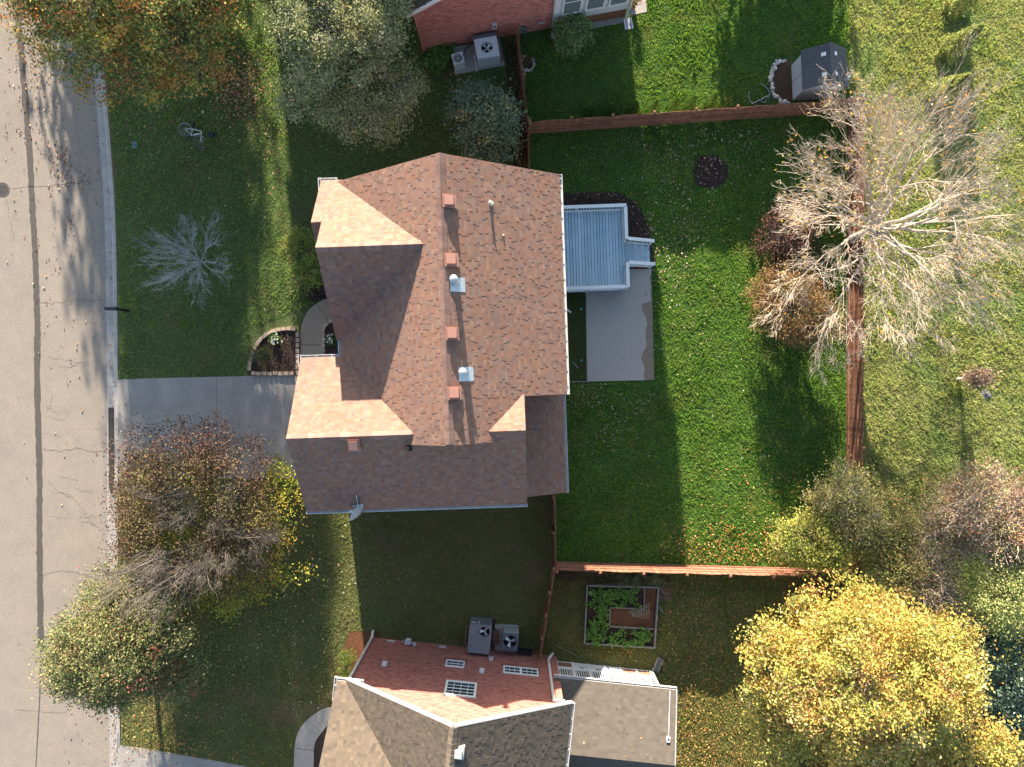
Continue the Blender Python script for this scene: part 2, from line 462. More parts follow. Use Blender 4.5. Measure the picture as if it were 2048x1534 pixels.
kerb = thing('kerb', (kp[40].x, kp[40].y, 0), None, None, kind='structure')
acc = [0]
for a, b in zip(kp, kp[1:]): acc.append(acc[-1] + (b - a).length)
def kat(s):
    for i in range(len(kp) - 1):
        if acc[i] <= s <= acc[i + 1]:
            t = (s - acc[i]) / (acc[i + 1] - acc[i]); p = kp[i].lerp(kp[i + 1], t); d = (kp[i + 1] - kp[i]).normalized()
            w = Vector((d.y, -d.x, 0)); w = w if w.x < 0 else -w
            return p, w
    return kp[-1], Vector((-1, 0, 0))
s = 0.0
while s < acc[-1] - .1:
    e = min(s + 3.05, acc[-1]); mb = MB(); rows = []
    for k in range(5):
        p, w = kat(s + .006 + (e - s - .012) * k / 4)
        py = CY - p.y * F_PX / CAM_H
        low = 1.0 if 762 < py < 955 or py > 1492 else 0.0
        top = .02 - .09 * low
        prof = [(-.0, -.2), (-.0, .012 - .012 * low), (.02, top), (.14, top - .004), (.19, top - .03 * (1 - low)), (.23, -.085), (.26, -.115), (.58, -.1), (.58, -.2)]
        rows.append([Vector((p.x + w.x * o, p.y + w.y * o, z)) for o, z in prof])
    for a, b in zip(rows, rows[1:]):
        for j in range(len(a) - 1): mb.quad(a[j], a[j + 1], b[j + 1], b[j])
    for rr in (rows[0], rows[-1]): mb.poly(rr if rr is rows[-1] else rr[::-1])
    mb.build('kerb_segment', M_curb, kerb)
    s = e
# dark gutter mark, built as a thin raised strip, in front of the driveway
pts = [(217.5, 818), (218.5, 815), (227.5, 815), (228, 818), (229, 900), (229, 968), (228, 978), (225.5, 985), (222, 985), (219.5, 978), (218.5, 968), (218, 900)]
o = MB().prism([P(x, y, -.1) for x, y in pts], -.112, -.055).build('gutter_strip', mat('dark_strip', (.06, .056, .05), (.04, .038, .036), 6, rough=.8, fine=(40, .3)), org=P(223, 900, -.1))
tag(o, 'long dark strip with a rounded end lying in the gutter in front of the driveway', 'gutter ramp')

# ---------------------------------------------------------------- lawn sheets
LZ = .004
front_px = [(240, -60)] + [(240, 60)]
front = [(kerb_at(P(0, y).y) + .06, P(0, y).y) for y in range(-240, 757, 12)]
front += [tuple(P(*q)[:2]) for q in [(1034, 756), (1056, 268), (1036, 90), (1030, -240)]]
front2 = [(kerb_at(P(0, y).y) + .06, P(0, y).y) for y in range(757, 1492, 12)]
front2 += [tuple(P(*q)[:2]) for q in [(236, 1492), (400, 1520), (560, 1560), (1076, 1560), (1076, 1305), (1107, 1130), (1107, 757)]]
front2.append(tuple(P(1034, 757)[:2]))
back = PX([(1057, 268), (1692, 223), (1692, 1135), (1109, 1124), (1109, 757), (1036, 757)])
nback = PX([(1037, 90), (1032, -240), (1712, -240), (1699, 222), (1057, 267)])
side = PX([(1109, 1126), (1692, 1137), (1690, 1700), (1077, 1700), (1077, 1305)])
sheet('front_lawn', front, LZ, M_grassF, px=False)
sheet('side_yard', front2, LZ, M_grassO, px=False)
sheet('back_lawn', back, LZ, M_grassB, px=False)
sheet('upper_lawn', nback, LZ, M_grassB, px=False)
sheet('garden_lawn', side, LZ, M_grassS, px=False)

# ---------------------------------------------------------------- driveways, paths, patio
def slab(parent, pts, z0, z1, m, name='slab', inset=.013):
    w = [P(*p) for p in pts]; c = sum(w, Vector()) / len(w)
    w = [p + (c - p).normalized() * inset for p in w]
    a = sum(w[i].x * w[(i + 1) % len(w)].y - w[(i + 1) % len(w)].x * w[i].y for i in range(len(w)))
    if a < 0: w.reverse()
    return MB().prism(w, z0, z1).build(name, m, parent)
drive = thing('driveway', P(430, 860), None, None, kind='structure')
slab(drive, [(235, 760), (246, 758), (247, 962), (236, 966)], -.1, .012, M_conc)
slab(drive, [(246, 758), (311, 756), (313, 960), (247, 962)], -.1, .022, M_conc)
slab(drive, [(311, 756), (433, 753), (436, 958), (313, 960)], -.1, .03, M_conc)
slab(drive, [(433, 753), (569, 750), (572, 957), (436, 958)], -.1, .032, M_conc)
slab(drive, [(569, 750), (640, 749), (640, 956), (572, 957)], -.1, .034, M_conc)
drive2 = thing('driveway', P(330, 1530), None, None, kind='structure')
slab(drive2, [(240, 1490), (250, 1491), (254, 1700), (244, 1700)], -.1, .012, M_conc)
slab(drive2, [(250, 1491), (330, 1503), (388, 1513), (390, 1700), (254, 1700)], -.1, .022, M_conc)
slab(drive2, [(388, 1513), (450, 1524), (520, 1538), (520, 1700), (390, 1700)], -.1, .024, M_conc)
path = thing('path', P(625, 680), None, None, kind='structure')
slab(path, [(601, 752), (601, 690), (646, 690), (646, 752)], -.1, .04, M_aggr_tan)
slab(path, smoothpx([(601, 690), (601, 668), (605, 645), (616, 622), (633, 607)], 5) + [(657, 643), (648, 655), (646, 690)], -.1, .04, M_aggr_tan)
slab(path, smoothpx([(633, 607), (648, 599), (668, 594), (690, 593)], 4) + [(690, 640), (668, 640), (657, 643)], -.1, .042, M_aggr_tan)
path2 = thing('path', P(600, 1500), None, None, kind='structure')
def arcs(a, b): return smoothpx(a, 5) + smoothpx(b, 5)
slab(path2, arcs([(672, 1411), (650, 1416), (631, 1426), (615, 1438)], [(643, 1466), (655, 1452), (672, 1445)]), -.1, .03, M_aggr)
slab(path2, arcs([(615, 1438), (600, 1456), (592, 1476), (589, 1496)], [(628, 1500), (632, 1482), (643, 1466)]), -.1, .03, M_aggr)
slab(path2, [(589, 1496), (628, 1500), (626, 1640), (584, 1640)], -.1, .03, M_aggr)

patio = thing('patio', P(1240, 650), None, None, kind='structure')
slab(patio, [(1171, 540), (1303, 538), (1307.5, 760), (1173.5, 763)], -.1, .03, M_aggr, 'slab', 0)
r_ = random.Random(4)
edge = [(1304, 538)]
for y in range(545, 762, 7):
    base = 1289 + 4 * math.sin(y * .05) + 3 * math.sin(y * .13)
    if y < 605: base = 1301 + 2 * math.sin(y * .2)
    edge.append((base + r_.uniform(-1.2, 1.2), y))
edge += [(1291, 760), (1307, 760), (1303, 538)]
sheet('patio_edge', edge, .034, mat('silty_edge', (.24, .195, .145), (.17, .14, .11), 6, rough=.95, fine=(60, .25)), patio)
MB().bar(P(1172, 585, .02), P(1174.5, 763, .02), .05, .06).build('edging', M_woodgrey, patio)
MB().bar(P(1128, 763, .02), P(1174.5, 763.5, .02), .05, .06).build('edging', M_woodgrey, patio)
strip = sheet('moss_strip', [(1100, 580), (1170.5, 580), (1172.5, 761.5), (1100, 761.5)], .009, M_moss)

# planting beds without kerbs
deckbed = sheet('mulch_bed', jitter(smoothpx([(1100, 392), (1130, 387), (1180, 384), (1235, 386), (1262, 398), (1283, 420), (1296, 450), (1301, 480), (1303, 540), (1170, 545), (1100, 545)], 5), 1.2, 2), .012, M_mulch)
ring_ = [(1420 + 35 * math.cos(t) * (1 + .06 * math.sin(3 * t + 1)), 343 + 36 * math.sin(t) * (1 + .06 * math.cos(2 * t))) for t in np.linspace(0, 2 * math.pi, 40, endpoint=False)]
sheet('mulch_circle', jitter(ring_, 1.6, 3), .010, M_mulch)
sheet('front_bed', jitter(smoothpx([(690, 480), (640, 500), (618, 520), (606, 545), (604, 570), (612, 596), (628, 606), (650, 597), (690, 592)], 5), 1.0, 5), .010, M_mulch)
sheet('soil_strip', jitter(smoothpx([(1036, 88), (1052, 240), (1056, 268), (1058, 340), (1030, 340), (1026, 270), (1018, 200), (1012, 120), (1010, 80)], 4), 1.5, 6), .008, M_dirt)
sheet('side_bed', jitter(smoothpx([(735, 1262), (700, 1264), (690, 1290), (672, 1330), (662, 1400), (670, 1440), (760, 1440), (760, 1262)], 4), 1.2, 7), .010, M_redmulch)
sheet('side_bed', jitter(smoothpx([(700, 1420), (660, 1440), (640, 1470), (628, 1500), (626, 1640), (700, 1640)], 3), .6, 8), .008, M_mulch)
sheet('tree_bed', jitter(smoothpx([(1560, 470), (1620, 455), (1660, 520), (1640, 600), (1590, 640), (1540, 560)], 6, True), 2, 9), .010, M_mulch)
M_worn = mat('worn_turf', (.085, .062, .038), (.05, .05, .024), 9, rough=.95, bump=.8, bscale=30, bdist=.05, fine=(40, .4))
sheet('bare_patch', jitter(smoothpx([(1115, 1140), (1200, 1146), (1330, 1150), (1330, 1166), (1180, 1163), (1115, 1160)], 5, True), 2, 10), .008, M_dirt)

# ---------------------------------------------------------------- block-edged flower beds
def blocks(parent, path_, step, size, z0, z1, m, seed, ang_j=.05):
    mb = MB().box((0, 0), size[0], size[1], 0, z1 - z0, 0, .93)
    me = meshof(mb, m, 'block'); r_ = random.Random(seed)
    L = [0]; w = [P(*p) for p in path_]
    for a, b in zip(w, w[1:]): L.append(L[-1] + (b - a).length)
    n = max(1, int(round(L[-1] / step))); i = 0
    for k in range(n):
        s = (k + .5) * L[-1] / n
        while i < len(w) - 2 and L[i + 1] < s: i += 1
        t = (s - L[i]) / (L[i + 1] - L[i] + 1e-9); p = w[i].lerp(w[i + 1], t); d = w[i + 1] - w[i]
        piece('block', me, parent, (p.x + r_.uniform(-.01, .01), p.y + r_.uniform(-.01, .01), z0), math.atan2(d.y, d.x) + r_.uniform(-ang_j, ang_j),
              (r_.uniform(.93, 1.05), r_.uniform(.9, 1.05), r_.uniform(.92, 1.08)))
bed = thing('flower_bed', P(555, 715), 'quarter round mulch flower bed edged with pale stone blocks beside the driveway', 'flower bed')
arc = smoothpx([(594, 660), (575, 657.5), (553, 660), (533, 670), (518, 685), (508, 703), (502, 725), (500, 742)], 8)
sheet('mulch', [(596, 662)] + arc + [(502, 747), (596, 747)], .07, M_mulch, bed)
blocks(bed, arc, .255, (.235, .17), 0, .15, M_block, 1)
blocks(bed, [(503, 747), (590, 747)], .255, (.235, .18), 0, .15, M_block, 2)
blocks(bed, [(597, 750), (596, 664)], .245, (.225, .17), 0, .15, M_block, 3)
bed2 = thing('flower_bed', P(660, 680), 'narrow mulch flower bed edged with tan blocks between path and house wall', 'flower bed')
arc2 = smoothpx([(676, 638), (664, 642), (655, 648), (648.5, 657), (648, 670), (648, 690), (648.5, 716)], 6)
sheet('mulch', arc2 + [(690, 716), (690, 638)], .07, M_mulch, bed2)
blocks(bed2, arc2, .25, (.235, .15), 0, .15, M_block, 4)
# ---------------------------------------------------------------- roofs and walls
SH_BROWN = [(.205, .118, .088, 4), (.185, .122, .102, 3.4), (.22, .140, .105, 2.0), (.165, .102, .085, 1.2), (.215, .112, .08, 1.2)]
SH_TAN = [(.096, .079, .062, 4), (.088, .073, .059, 3), (.106, .086, .067, 2), (.075, .063, .053, 1.4)]
SH_GREY = [(.093, .083, .072, 4), (.089, .079, .069, 3), (.097, .087, .075, 2)]
def shingles(name, m, org, ax, up, A, B, parent, expo=.132, wid=(.09, .21), thick=.008, seed=0, regions=None, tv=.13, holes=()):
    """laminated shingle courses; org = eave corner, ax = unit along the eave, up = unit up the slope"""
    g = np.random.default_rng(seed); org = np.array(org[:]); ax = np.array(ax[:]); up = np.array(up[:]); nr = np.cross(ax, up)
    if nr[2] < 0: nr = -nr
    Vs, Fs, T = [], [], []
    nrow = int(math.ceil(B / expo)); cnt = 0
    low = g.normal(0, 1, 64)
    for i in range(nrow):
        b0 = i * expo; b1 = min(b0 + expo * 1.06, B)
        w = g.uniform(wid[0], wid[1], int(A / wid[0]) + 3); e = np.cumsum(w) - g.uniform(0, wid[0]); e = e[e < A]
        a0 = np.r_[0, e]; a1 = np.r_[e, A]; k = len(a0)
        keep = (a1 - a0) > .02
        if regions is not None:
            keep &= regions((a0 + a1) / 2, np.full(k, (b0 + b1) / 2))
        a0, a1 = a0[keep], a1[keep]; k = len(a0)
        if not k: continue
        lam = g.random(k) < .3
        h = thick * np.where(lam, g.uniform(1.7, 2.2, k), g.uniform(.85, 1.0, k))
        yb = b0 - np.where(lam, .0, .0) + g.normal(0, .003, k)
        def pt(a, b, z): return org + a[:, None] * ax + np.broadcast_to(b, a.shape)[:, None] * up + np.broadcast_to(z, a.shape)[:, None] * nr
        b1v = np.full(k, b1)
        q = np.stack([pt(a0, yb, h), pt(a1, yb, h), pt(a1, b1v, h * .7), pt(a0, b1v, h * .7), pt(a0, yb, h * 0 - .01), pt(a1, yb, h * 0 - .01), pt(a0, b1v, h * 0 - .01), pt(a1, b1v, h * 0 - .01)], 1)
        Vs.append(q.reshape(-1, 3))
        base = cnt + np.arange(k)[:, None] * 8; cnt += k * 8
        Fs.append(np.concatenate([base + np.array([q_]) for q_ in ((0, 1, 2, 3), (4, 5, 1, 0), (6, 4, 0, 3), (5, 7, 2, 1))], 0))
        P_ = {'weathered_shingle': SH_TAN, 'grey_shingle': SH_GREY}.get(m.name, SH_BROWN)
        pc = np.array([p[:3] for p in P_]); pw = np.array([p[3] for p in P_]); t = pc[g.choice(len(pc), k, p=pw / pw.sum())] * np.clip(1 + g.normal(0, tv * .5, k), .6, 1.5)[:, None]
        T.append(np.tile(t, (4, 1)))
        # side faces as triangles folded into quads are skipped; the butt edges give the relief
    o = npmesh(name, np.concatenate(Vs), np.concatenate(Fs), m, np.concatenate(T), parent=parent)
    o['kind'] = 'stuff'
    return o
def slope(house, rname, fr, e0, e1, r0, r1, m, mdeck, thick=.14, seed=0, regions=None, expo=.132, over=.02, amax=None, trim=None, wid=(.09, .21)):
    """one roof plane: eave e0-e1, ridge r0-r1 (frame coords u,v,z). returns the roof part"""
    a, b, c, d = [fr(*p) for p in (e0, e1, r1, r0)]
    nrm = (b - a).cross(d - a).normalized()
    if nrm.z < 0: nrm = -nrm
    dn = nrm * thick
    mb = MB(); lo = [p - dn for p in (a, b, c, d)]; hi = [a, b, c, d]
    if (b - a).cross(d - a).z < 0: lo = lo[::-1]; hi = hi[::-1]
    mb.hexa(lo, hi)
    ro = mb.build(rname, mdeck, house)
    ax = (b - a).normalized(); up = d - a; up = (up - ax * up.dot(ax)).normalized()
    shingles('shingles', m, a + nrm * .004 - up * over, ax, up, amax or (b - a).length, (d - a).dot(up) + over, ro, seed=seed, regions=regions, expo=expo, wid=wid)
    return ro
def ridge_caps(ro, a, b, m, w=.17, step=.2, drop=.1):
    a, b = Vector(a), Vector(b); L = (b - a).length; d = (b - a) / L; ang = math.atan2(d.y, d.x)
    mb = MB()
    lo = [Vector((0, -w, -drop)), Vector((0, 0, .035)), Vector((0, w, -drop))]; l2 = [Vector((step * 1.25, -w * .95, -drop - .0)), Vector((step * 1.25, 0, .018)), Vector((step * 1.25, w * .95, -drop - .0))]
    mb.quad(lo[0], l2[0], l2[1], lo[1]); mb.quad(lo[1], l2[1], l2[2], lo[2])
    mb.quad(lo[0] - Vector((0, 0, .02)), lo[0], lo[1], lo[1] - Vector((0, 0, .02))); mb.quad(lo[1] - Vector((0, 0, .02)), lo[1], lo[2], lo[2] - Vector((0, 0, .02)))
    me = meshof(mb, m, 'ridge_cap')
    for k in range(int(L / step)):
        p = a + d * k * step
        piece('ridge_cap', me, ro, p, ang + rnd.uniform(-.02, .02), (1, 1 + rnd.uniform(-.05, .05), 1))
def gutter(house, pts, m=M_gutter, w=.11, h=.11, strap=.62, parent_name='gutter', side=1):
    """open channel between two points (house side given by side)"""
    a, b = Vector(pts[0]), Vector(pts[1]); d = (b - a).normalized(); n = Vector((-d.y, d.x, 0)) * side
    mb = MB()
    t = .012
    def strip(o0, o1, z0, z1):
        lo = [a + n * o0, b + n * o0, b + n * o1, a + n * o1]
        if side < 0: lo = lo[::-1]
        mb.hexa([p + Vector((0, 0, z0)) for p in lo], [p + Vector((0, 0, z1)) for p in lo])
    strip(0, t, -h, -.004); strip(w - .022, w, -h, 0); strip(t, w - .022, -h, -h + t)
    L = (b - a).length
    for k in range(1, int(L / strap) + 1):
        p = a + d * min(k * strap, L - .05)
        q = [p - d * .012, p + d * .012, p + d * .012 + n * (w - .02), p - d * .012 + n * (w - .02)]
        if side < 0: q = q[::-1]
        mb.hexa([x + Vector((0, 0, -.012)) for x in q], [x + Vector((0, 0, .004)) for x in q])
    for p in (a, b):
        q = [p - d * .008, p + d * .008, p + d * .008 + n * w, p - d * .008 + n * w]
        if side < 0: q = q[::-1]
        mb.hexa([x + Vector((0, 0, -h)) for x in q], [x + Vector((0, 0, 0)) for x in q])
    return mb.build(parent_name, m, house)
def bricks(parent, fr, u0, u1, top, v, m=M_brick, openings=(), seed=0, z0=.0, out=1):
    """running-bond bricks standing proud of the wall plane v (towards +n*out); top(u) gives the wall's upper edge"""
    g = np.random.default_rng(seed); bw, bh, j = .203, .0677, .011
    zmax = max(top(u) for u in np.linspace(u0, u1, 60)); C = []
    for r in range(int((zmax - z0) / (bh))):
        z = z0 + r * bh; us = np.arange(u0 - (bw / 2 if r % 2 else 0), u1, bw)
        for u in us:
            a, b = max(u, u0), min(u + bw - j, u1)
            if b - a < .03: continue
            zt = min(z + bh - j, min(top(a), top(b)))
            if zt - z < .02: continue
            ok = True
            for (x0, x1, y0, y1) in openings:
                if b > x0 and a < x1 and zt > y0 and z < y1:
                    if a < x0 - .04: b = x0
                    elif b > x1 + .04: a = x1
                    else: ok = False
            if ok and b - a > .03: C.append((a, b, z, zt))
    C = np.array(C); k = len(C); dep = (v + out * g.uniform(.008, .014, k)); bk = np.full(k, v - out * .004)
    o = np.array(fr(0, 0)[:]); d = np.array(fr.d[:]); n = np.array(fr.n[:])
    def pt(u, vv, z): return o + u[:, None] * d + vv[:, None] * n + np.c_[np.zeros(k), np.zeros(k), z]
    a, b, z, zt = C.T
    q = np.stack([pt(a, dep, z), pt(b, dep, z), pt(b, dep, zt), pt(a, dep, zt), pt(a, bk, z), pt(b, bk, z), pt(b, bk, zt), pt(a, bk, zt)], 1).reshape(-1, 3)
    base = np.arange(k)[:, None] * 8
    F = np.concatenate([base + np.array([x]) for x in ((0, 1, 2, 3), (3, 2, 6, 7), (0, 4, 5, 1), (0, 3, 7, 4), (1, 5, 6, 2))], 0)
    t = np.clip(g.normal(1, .17, k), .55, 1.5)
    ob = npmesh('bricks', q, F, m, np.tile(t, 5), parent=parent); ob['kind'] = 'stuff'
    return ob

# ================================================================= the brown-roofed house
house = thing('house', HH(-2.3, 3, 0), 'two storey house with brown shingle roof, four roof vents and white gutters', 'house')
ZE, ZR = 5.9, 9.1
UR, UE, UW = -2.31, 2.18, -6.82
VN, VS_ = 8.34, -2.16
M_housewall = mat('house_brick', (.23, .12, .09), (.17, .09, .07), 12, rough=.9, fine=(40, .3))
mb = MB()
mb.fbox(HH, UW + .3, UE - .3, -.3, VN - .3, 0, ZE - .12)
mb.fbox(HH, -8.2, .2, -4.55, 1.05, .0, ZE - .125)
mb.fbox(HH, -8.0 + .9, -2.4, 2.3, 8.05, .0, ZE - .13)
mb.fbox(HH, .2, 1.95, -4.55, -.31, 0, 3.2)
for (u, va, vb, vr, zr, dz) in ((UR, 0, 0, 0, 0, 0),):
    for v in (VN - .3, VS_ + .3):
        mb.poly([HH(UW + .3, v, ZE - .15), HH(UE - .3, v, ZE - .15), HH(UR, v, ZR - .2)])
mb.poly([HH(-8.2, -4.55, ZE - .15), HH(-8.2, 1.05, ZE - .15), HH(-8.2, -1.76, 8.0)])
mb.poly([HH(.2, -4.55, ZE - .15), HH(.2, 1.05, ZE - .15), HH(.2, -1.76, 8.0)])
mb.poly([HH(-6.7, 2.3, ZE - .15), HH(-6.7, 8.05, ZE - .15), HH(-6.7, 5.2, 8.4)])
wall = mb.build('wall', M_housewall, house)
mb = MB().fbox(HH, -8.235, -8.2, -4.1, -.2, .05, 2.25)
gd = mb.build('garage_door', M_white, house)
mbp = MB()
for r in range(4):
    for c in range(6): mbp.fbox(HH, -8.25, -8.235, -4.0 + c * .64, -4.0 + c * .64 + .56, .13 + r * .53, .13 + r * .53 + .42)
mbp.build('door_panel', M_white, gd)
for (v0, z0, w, h) in ((3.2, 1.0, 1.5, 1.4), (6.0, 1.0, 1.5, 1.4), (3.2, 3.6, 1.3, 1.3), (6.0, 3.6, 1.3, 1.3)):
    fm = MB().fbox(HH, -7.15, -7.1, v0, v0 + w, z0, z0 + h).build('window', M_white, house)
    for k in range(2): MB().fbox(HH, -7.165, -7.15, v0 + .07 + k * w / 2, v0 + w / 2 - .05 + k * w / 2, z0 + .07, z0 + h - .07).build('pane', M_glass, fm)
for (v0, z0, w, h) in ((4.9, .75, 1.7, 2.0), (1.2, 1.2, 1.4, 1.3), (5.5, 3.7, 1.4, 1.4), (1.5, 3.7, 1.4, 1.4)):
    fm = MB().fbox(HH, UE - .3, UE - .25, v0, v0 + w, z0, z0 + h).build('window', M_white, house)
    for k in range(2): MB().fbox(HH, UE - .25, UE - .235, v0 + .07 + k * w / 2, v0 + w / 2 - .05 + k * w / 2, z0 + .07, z0 + h - .07).build('pane', M_glass, fm)

# roof planes (each a rectangle; valleys appear where they cut each other)
rE = slope(house, 'roof', HH, (UE, -.5, ZE), (UE, VN, ZE), (UR, -.5, ZR), (UR, VN, ZR), M_shingle, M_deckboard, seed=1)
zB = ZR - (ZR - ZE) / (UE - UR) * (.45 - UR)
rE2 = slope(house, 'roof', HH, (.45, VS_, zB), (.45, -.5, zB), (UR, VS_, ZR), (UR, -.5, ZR), M_shingle, M_deckboard, seed=2)
rW = slope(house, 'roof', HH, (UW, VS_, ZE), (UW, VN, ZE), (UR, VS_, ZR), (UR, VN, ZR), M_shingle, M_deckboard, seed=3)
ridge_caps(rE, HH(UR, VN, ZR + .02), HH(UR, VS_, ZR + .02), M_shingle_cap if 'M_shingle_cap' in globals() else mat('ridge_shingle', (.23, .14, .115), (.18, .12, .105), 5, rough=.9, rand=.18, fine=(130, .25)))
# front wing gable
WR = (5.2, 8.58)
rN = slope(house, 'roof', HH, (-7.0, 8.4, ZE), (-6.55, 8.4, ZE), (-7.0, WR[0], WR[1]), (-2.6, WR[0], WR[1]), M_shingle, M_deckboard, seed=4, amax=4.4, regions=lambda a, b: a < .45 + b * 3.95 / 4.17)
rS = slope(house, 'roof', HH, (-7.0, 2.0, ZE), (-2.6, 2.0, ZE), (-7.0, WR[0], WR[1]), (-2.6, WR[0], WR[1]), M_shingle, M_deckboard, seed=5)
zn = ZE + (8.4 - 6.35) * (WR[1] - ZE) / 3.2
slope(house, 'roof', HH, (-7.4, 8.4, ZE), (-7.0, 8.4, ZE), (-7.4, 6.35, zn), (-7.0, 6.35, zn), M_shingle, M_deckboard, seed=6)
slope(house, 'roof', HH, (-7.4, 4.3, ZE), (-6.9, 4.3, ZE), (-7.4, 6.35, zn), (-6.9, 6.35, zn), M_shingle, M_deckboard, seed=7)
# garage wing
GR = (-1.76, 8.12)
gN = slope(house, 'roof', HH, (-8.45, 1.3, ZE), (.45, 1.3, ZE), (-8.45, GR[0], GR[1]), (.45, GR[0], GR[1]), M_shingle, M_deckboard, seed=8)
gS = slope(house, 'roof', HH, (-8.45, -4.85, ZE), (.45, -4.85, ZE), (-8.45, GR[0], GR[1]), (.45, GR[0], GR[1]), M_shingle, M_deckboard, seed=9)
ridge_caps(gS, HH(-8.45, GR[0], GR[1] + .02), HH(-3.7, GR[0], GR[1] + .02), MATS['ridge_shingle'])
ridge_caps(rS, HH(-7.0, WR[0], WR[1] + .02), HH(-3.1, WR[0], WR[1] + .02), MATS['ridge_shingle'])
# lean-to on the garden side
slope(house, 'roof', HH, (2.2, -4.84, 3.4), (2.2, -.48, 3.4), (.42, -4.84, 4.3), (.42, -.48, 4.3), M_shingle, M_deckboard, seed=10)
# fascia boards under the barge edges
M_fascia = mat('fascia', (.5, .46, .42), (.42, .38, .34), 4, rough=.6)
mb = MB()
for (u0, z0, u1, z1, v) in ((UW, ZE, UR, ZR, VN - .03), (UR, ZR, UE, ZE, VN - .03)):
    mb.bar(HH(u0, v, z0 - .13), HH(u1, v, z1 - .13), .04, .16)
for (v0, z0, v1, z1, u) in ((1.3, ZE, GR[0], GR[1], -8.42), (GR[0], GR[1], -4.85, ZE, -8.42), (GR[0], GR[1], -4.85, ZE, .42)):
    mb.bar(HH(u, v0, z0 - .13), HH(u, v1, z1 - .13), .04, .16)
mb.build('fascia', M_fascia, house)
# gutters
GZ = ZE - .01
gutter(house, (HH(UE + .015, -.5, GZ), HH(UE + .015, VN, GZ)), side=-1)
gutter(house, (HH(-8.45, -4.865, GZ), HH(.45, -4.865, GZ)), side=-1)
gutter(house, (HH(-8.45, 1.315, GZ), HH(-6.95, 1.315, GZ)), side=1)
gutter(house, (HH(UW - .015, -.2, GZ), HH(UW - .015, 2.0, GZ)), side=1)
gutter(house, (HH(-7.42, 8.415, GZ), HH(-6.75, 8.415, GZ)), side=1)
gutter(house, (HH(-7.415, 7.85, GZ), HH(-7.415, 8.54, GZ)), side=1)
gutter(house, (HH(2.215, -4.84, 3.38), HH(2.215, -.48, 3.38)), side=-1)
gutter(house, (HH(-8.465, 1.0, GZ), HH(-8.465, 1.44, GZ)), side=1)
def downspout(h, pts, w=.085, m=M_gutter):
    mb = MB()
    for a, b in zip(pts, pts[1:]): mb.bar(a, b, w, w * .8)
    return mb.build('downspout', m, h)
downspout(house, [HH(1.98, -.4, 5.75), HH(1.95, -.4, 5.4), HH(1.95, -.4, .25), P(1137, 746, .1)])
downspout(house, [HH(1.96, 4.1, 5.6), HH(1.96, 4.1, .3), P(1142, 625, .05)])
downspout(house, [HH(-6.9, 1.35, 5.7), HH(-6.55, 1.1, 5.3), HH(-6.55, 1.1, .2)])
# vents on the roof
def box_vent(ro, px, py, z, fr, sgn):
    c = P(px, py, z); pitch = .713
    mb = MB()
    d, n = fr.d, fr.n
    def p(a, b, h): return c + d * a + n * b + Vector((0, 0, h - sgn * pitch * a * 0))
    # flat-topped hood leaning with the slope
    lo, hi = [], []
    for a, b in ((-.17, -.17), (.17, -.17), (.17, .17), (-.17, .17)):
        lo.append(p(a, b, -.25)); hi.append(p(a * .96, b * .96, .2 - sgn * a * .2))
    mb.hexa(lo, hi)
    fl = [p(a, b, -sgn * a * pitch + .03) for a, b in ((-.24, -.24), (.24, -.24), (.24, .24), (-.24, .24))]
    mb.hexa([q - Vector((0, 0, .04)) for q in fl], fl)
    mb.build('box_vent', M_vent, ro)
slopeE = lambda u: ZR - (u - UR) * (ZR - ZE) / (UE - UR)
for px, py in ((899, 402), (903, 519.5), (905, 667), (909, 786)):
    z = 8.75
    for _ in range(4):
        q = P(px, py, z); u = q.x * math.cos(HH.ang) + q.y * math.sin(HH.ang); z = slopeE(u) + .12
    box_vent(rE, px, py, z, HH, 1)
q = P(708, 891, 7.9); v = -q.x * math.sin(HH.ang) + q.y * math.cos(HH.ang)
fr2 = frame((0, 0), HH.ang - math.pi / 2)
box_vent(gS, 708, 891, 8.12 - (GR[0] - v) * .72 + .12, fr2, 1)
def zE_at(px, py, z=8.5):
    for _ in range(5):
        q = P(px, py, z); u = q.x * math.cos(HH.ang) + q.y * math.sin(HH.ang); z = slopeE(u)
    return z
def flue(px, py, h, r):
    z = zE_at(px, py); c = P(px, py, z)
    mb = MB().tube([(c.x, c.y, z - .15), (c.x, c.y, z + .1), (c.x, c.y, z + .11), (c.x, c.y, z + h)], [r * 1.7, r * 1.15, r, r], 14)
    mb.tube([(c.x, c.y, z + h - .12), (c.x, c.y, z + h - .05), (c.x, c.y, z + h + .02), (c.x, c.y, z + h + .07)], [r * 1.15, r * 1.5, r * 1.45, r * .35], 14)
    d, n = HH.d, HH.n
    fl = [c + d * a + n * b + Vector((0, 0, -a * .713 + .035)) for a, b in ((-.2, -.32), (.32, -.32), (.32, .2), (-.2, .2))]
    mb.hexa([x - Vector((0, 0, .03)) for x in fl], fl)
    mb.build('flue_pipe', M_galv, rE)
flue(912, 566, 1.05, .1); flue(929, 745, .85, .1)
z = zE_at(981, 407); c = P(981, 407, z)
M_pvc = mat('white_pvc', (.7, .68, .62), rough=.5)
mb = MB().tube([(c.x, c.y, z - .1), (c.x, c.y, z + .34)], .05, 10).ring(c, .04, .02, z + .3, z + .35, 10)
mb.tube([(c.x, c.y, z - .1), (c.x, c.y, z + .1)], [.13, .055], 10)
mb.build('vent_pipe', M_pvc, rE)
z = zE_at(1007, 471); c = P(1007, 471, z)
MB().tube([(c.x, c.y, z - .05), (c.x, c.y, z + .1)], .03, 8).build('vent_pipe', M_pvc, rE)
c = P(816, 897, 8.0)
MB().tube([(c.x, c.y, 7.4), (c.x, c.y, 8.25)], .06, 10).tube([(c.x, c.y, 7.6), (c.x, c.y, 7.95)], [.16, .08], 10).build('vent_pipe', M_black, gS)

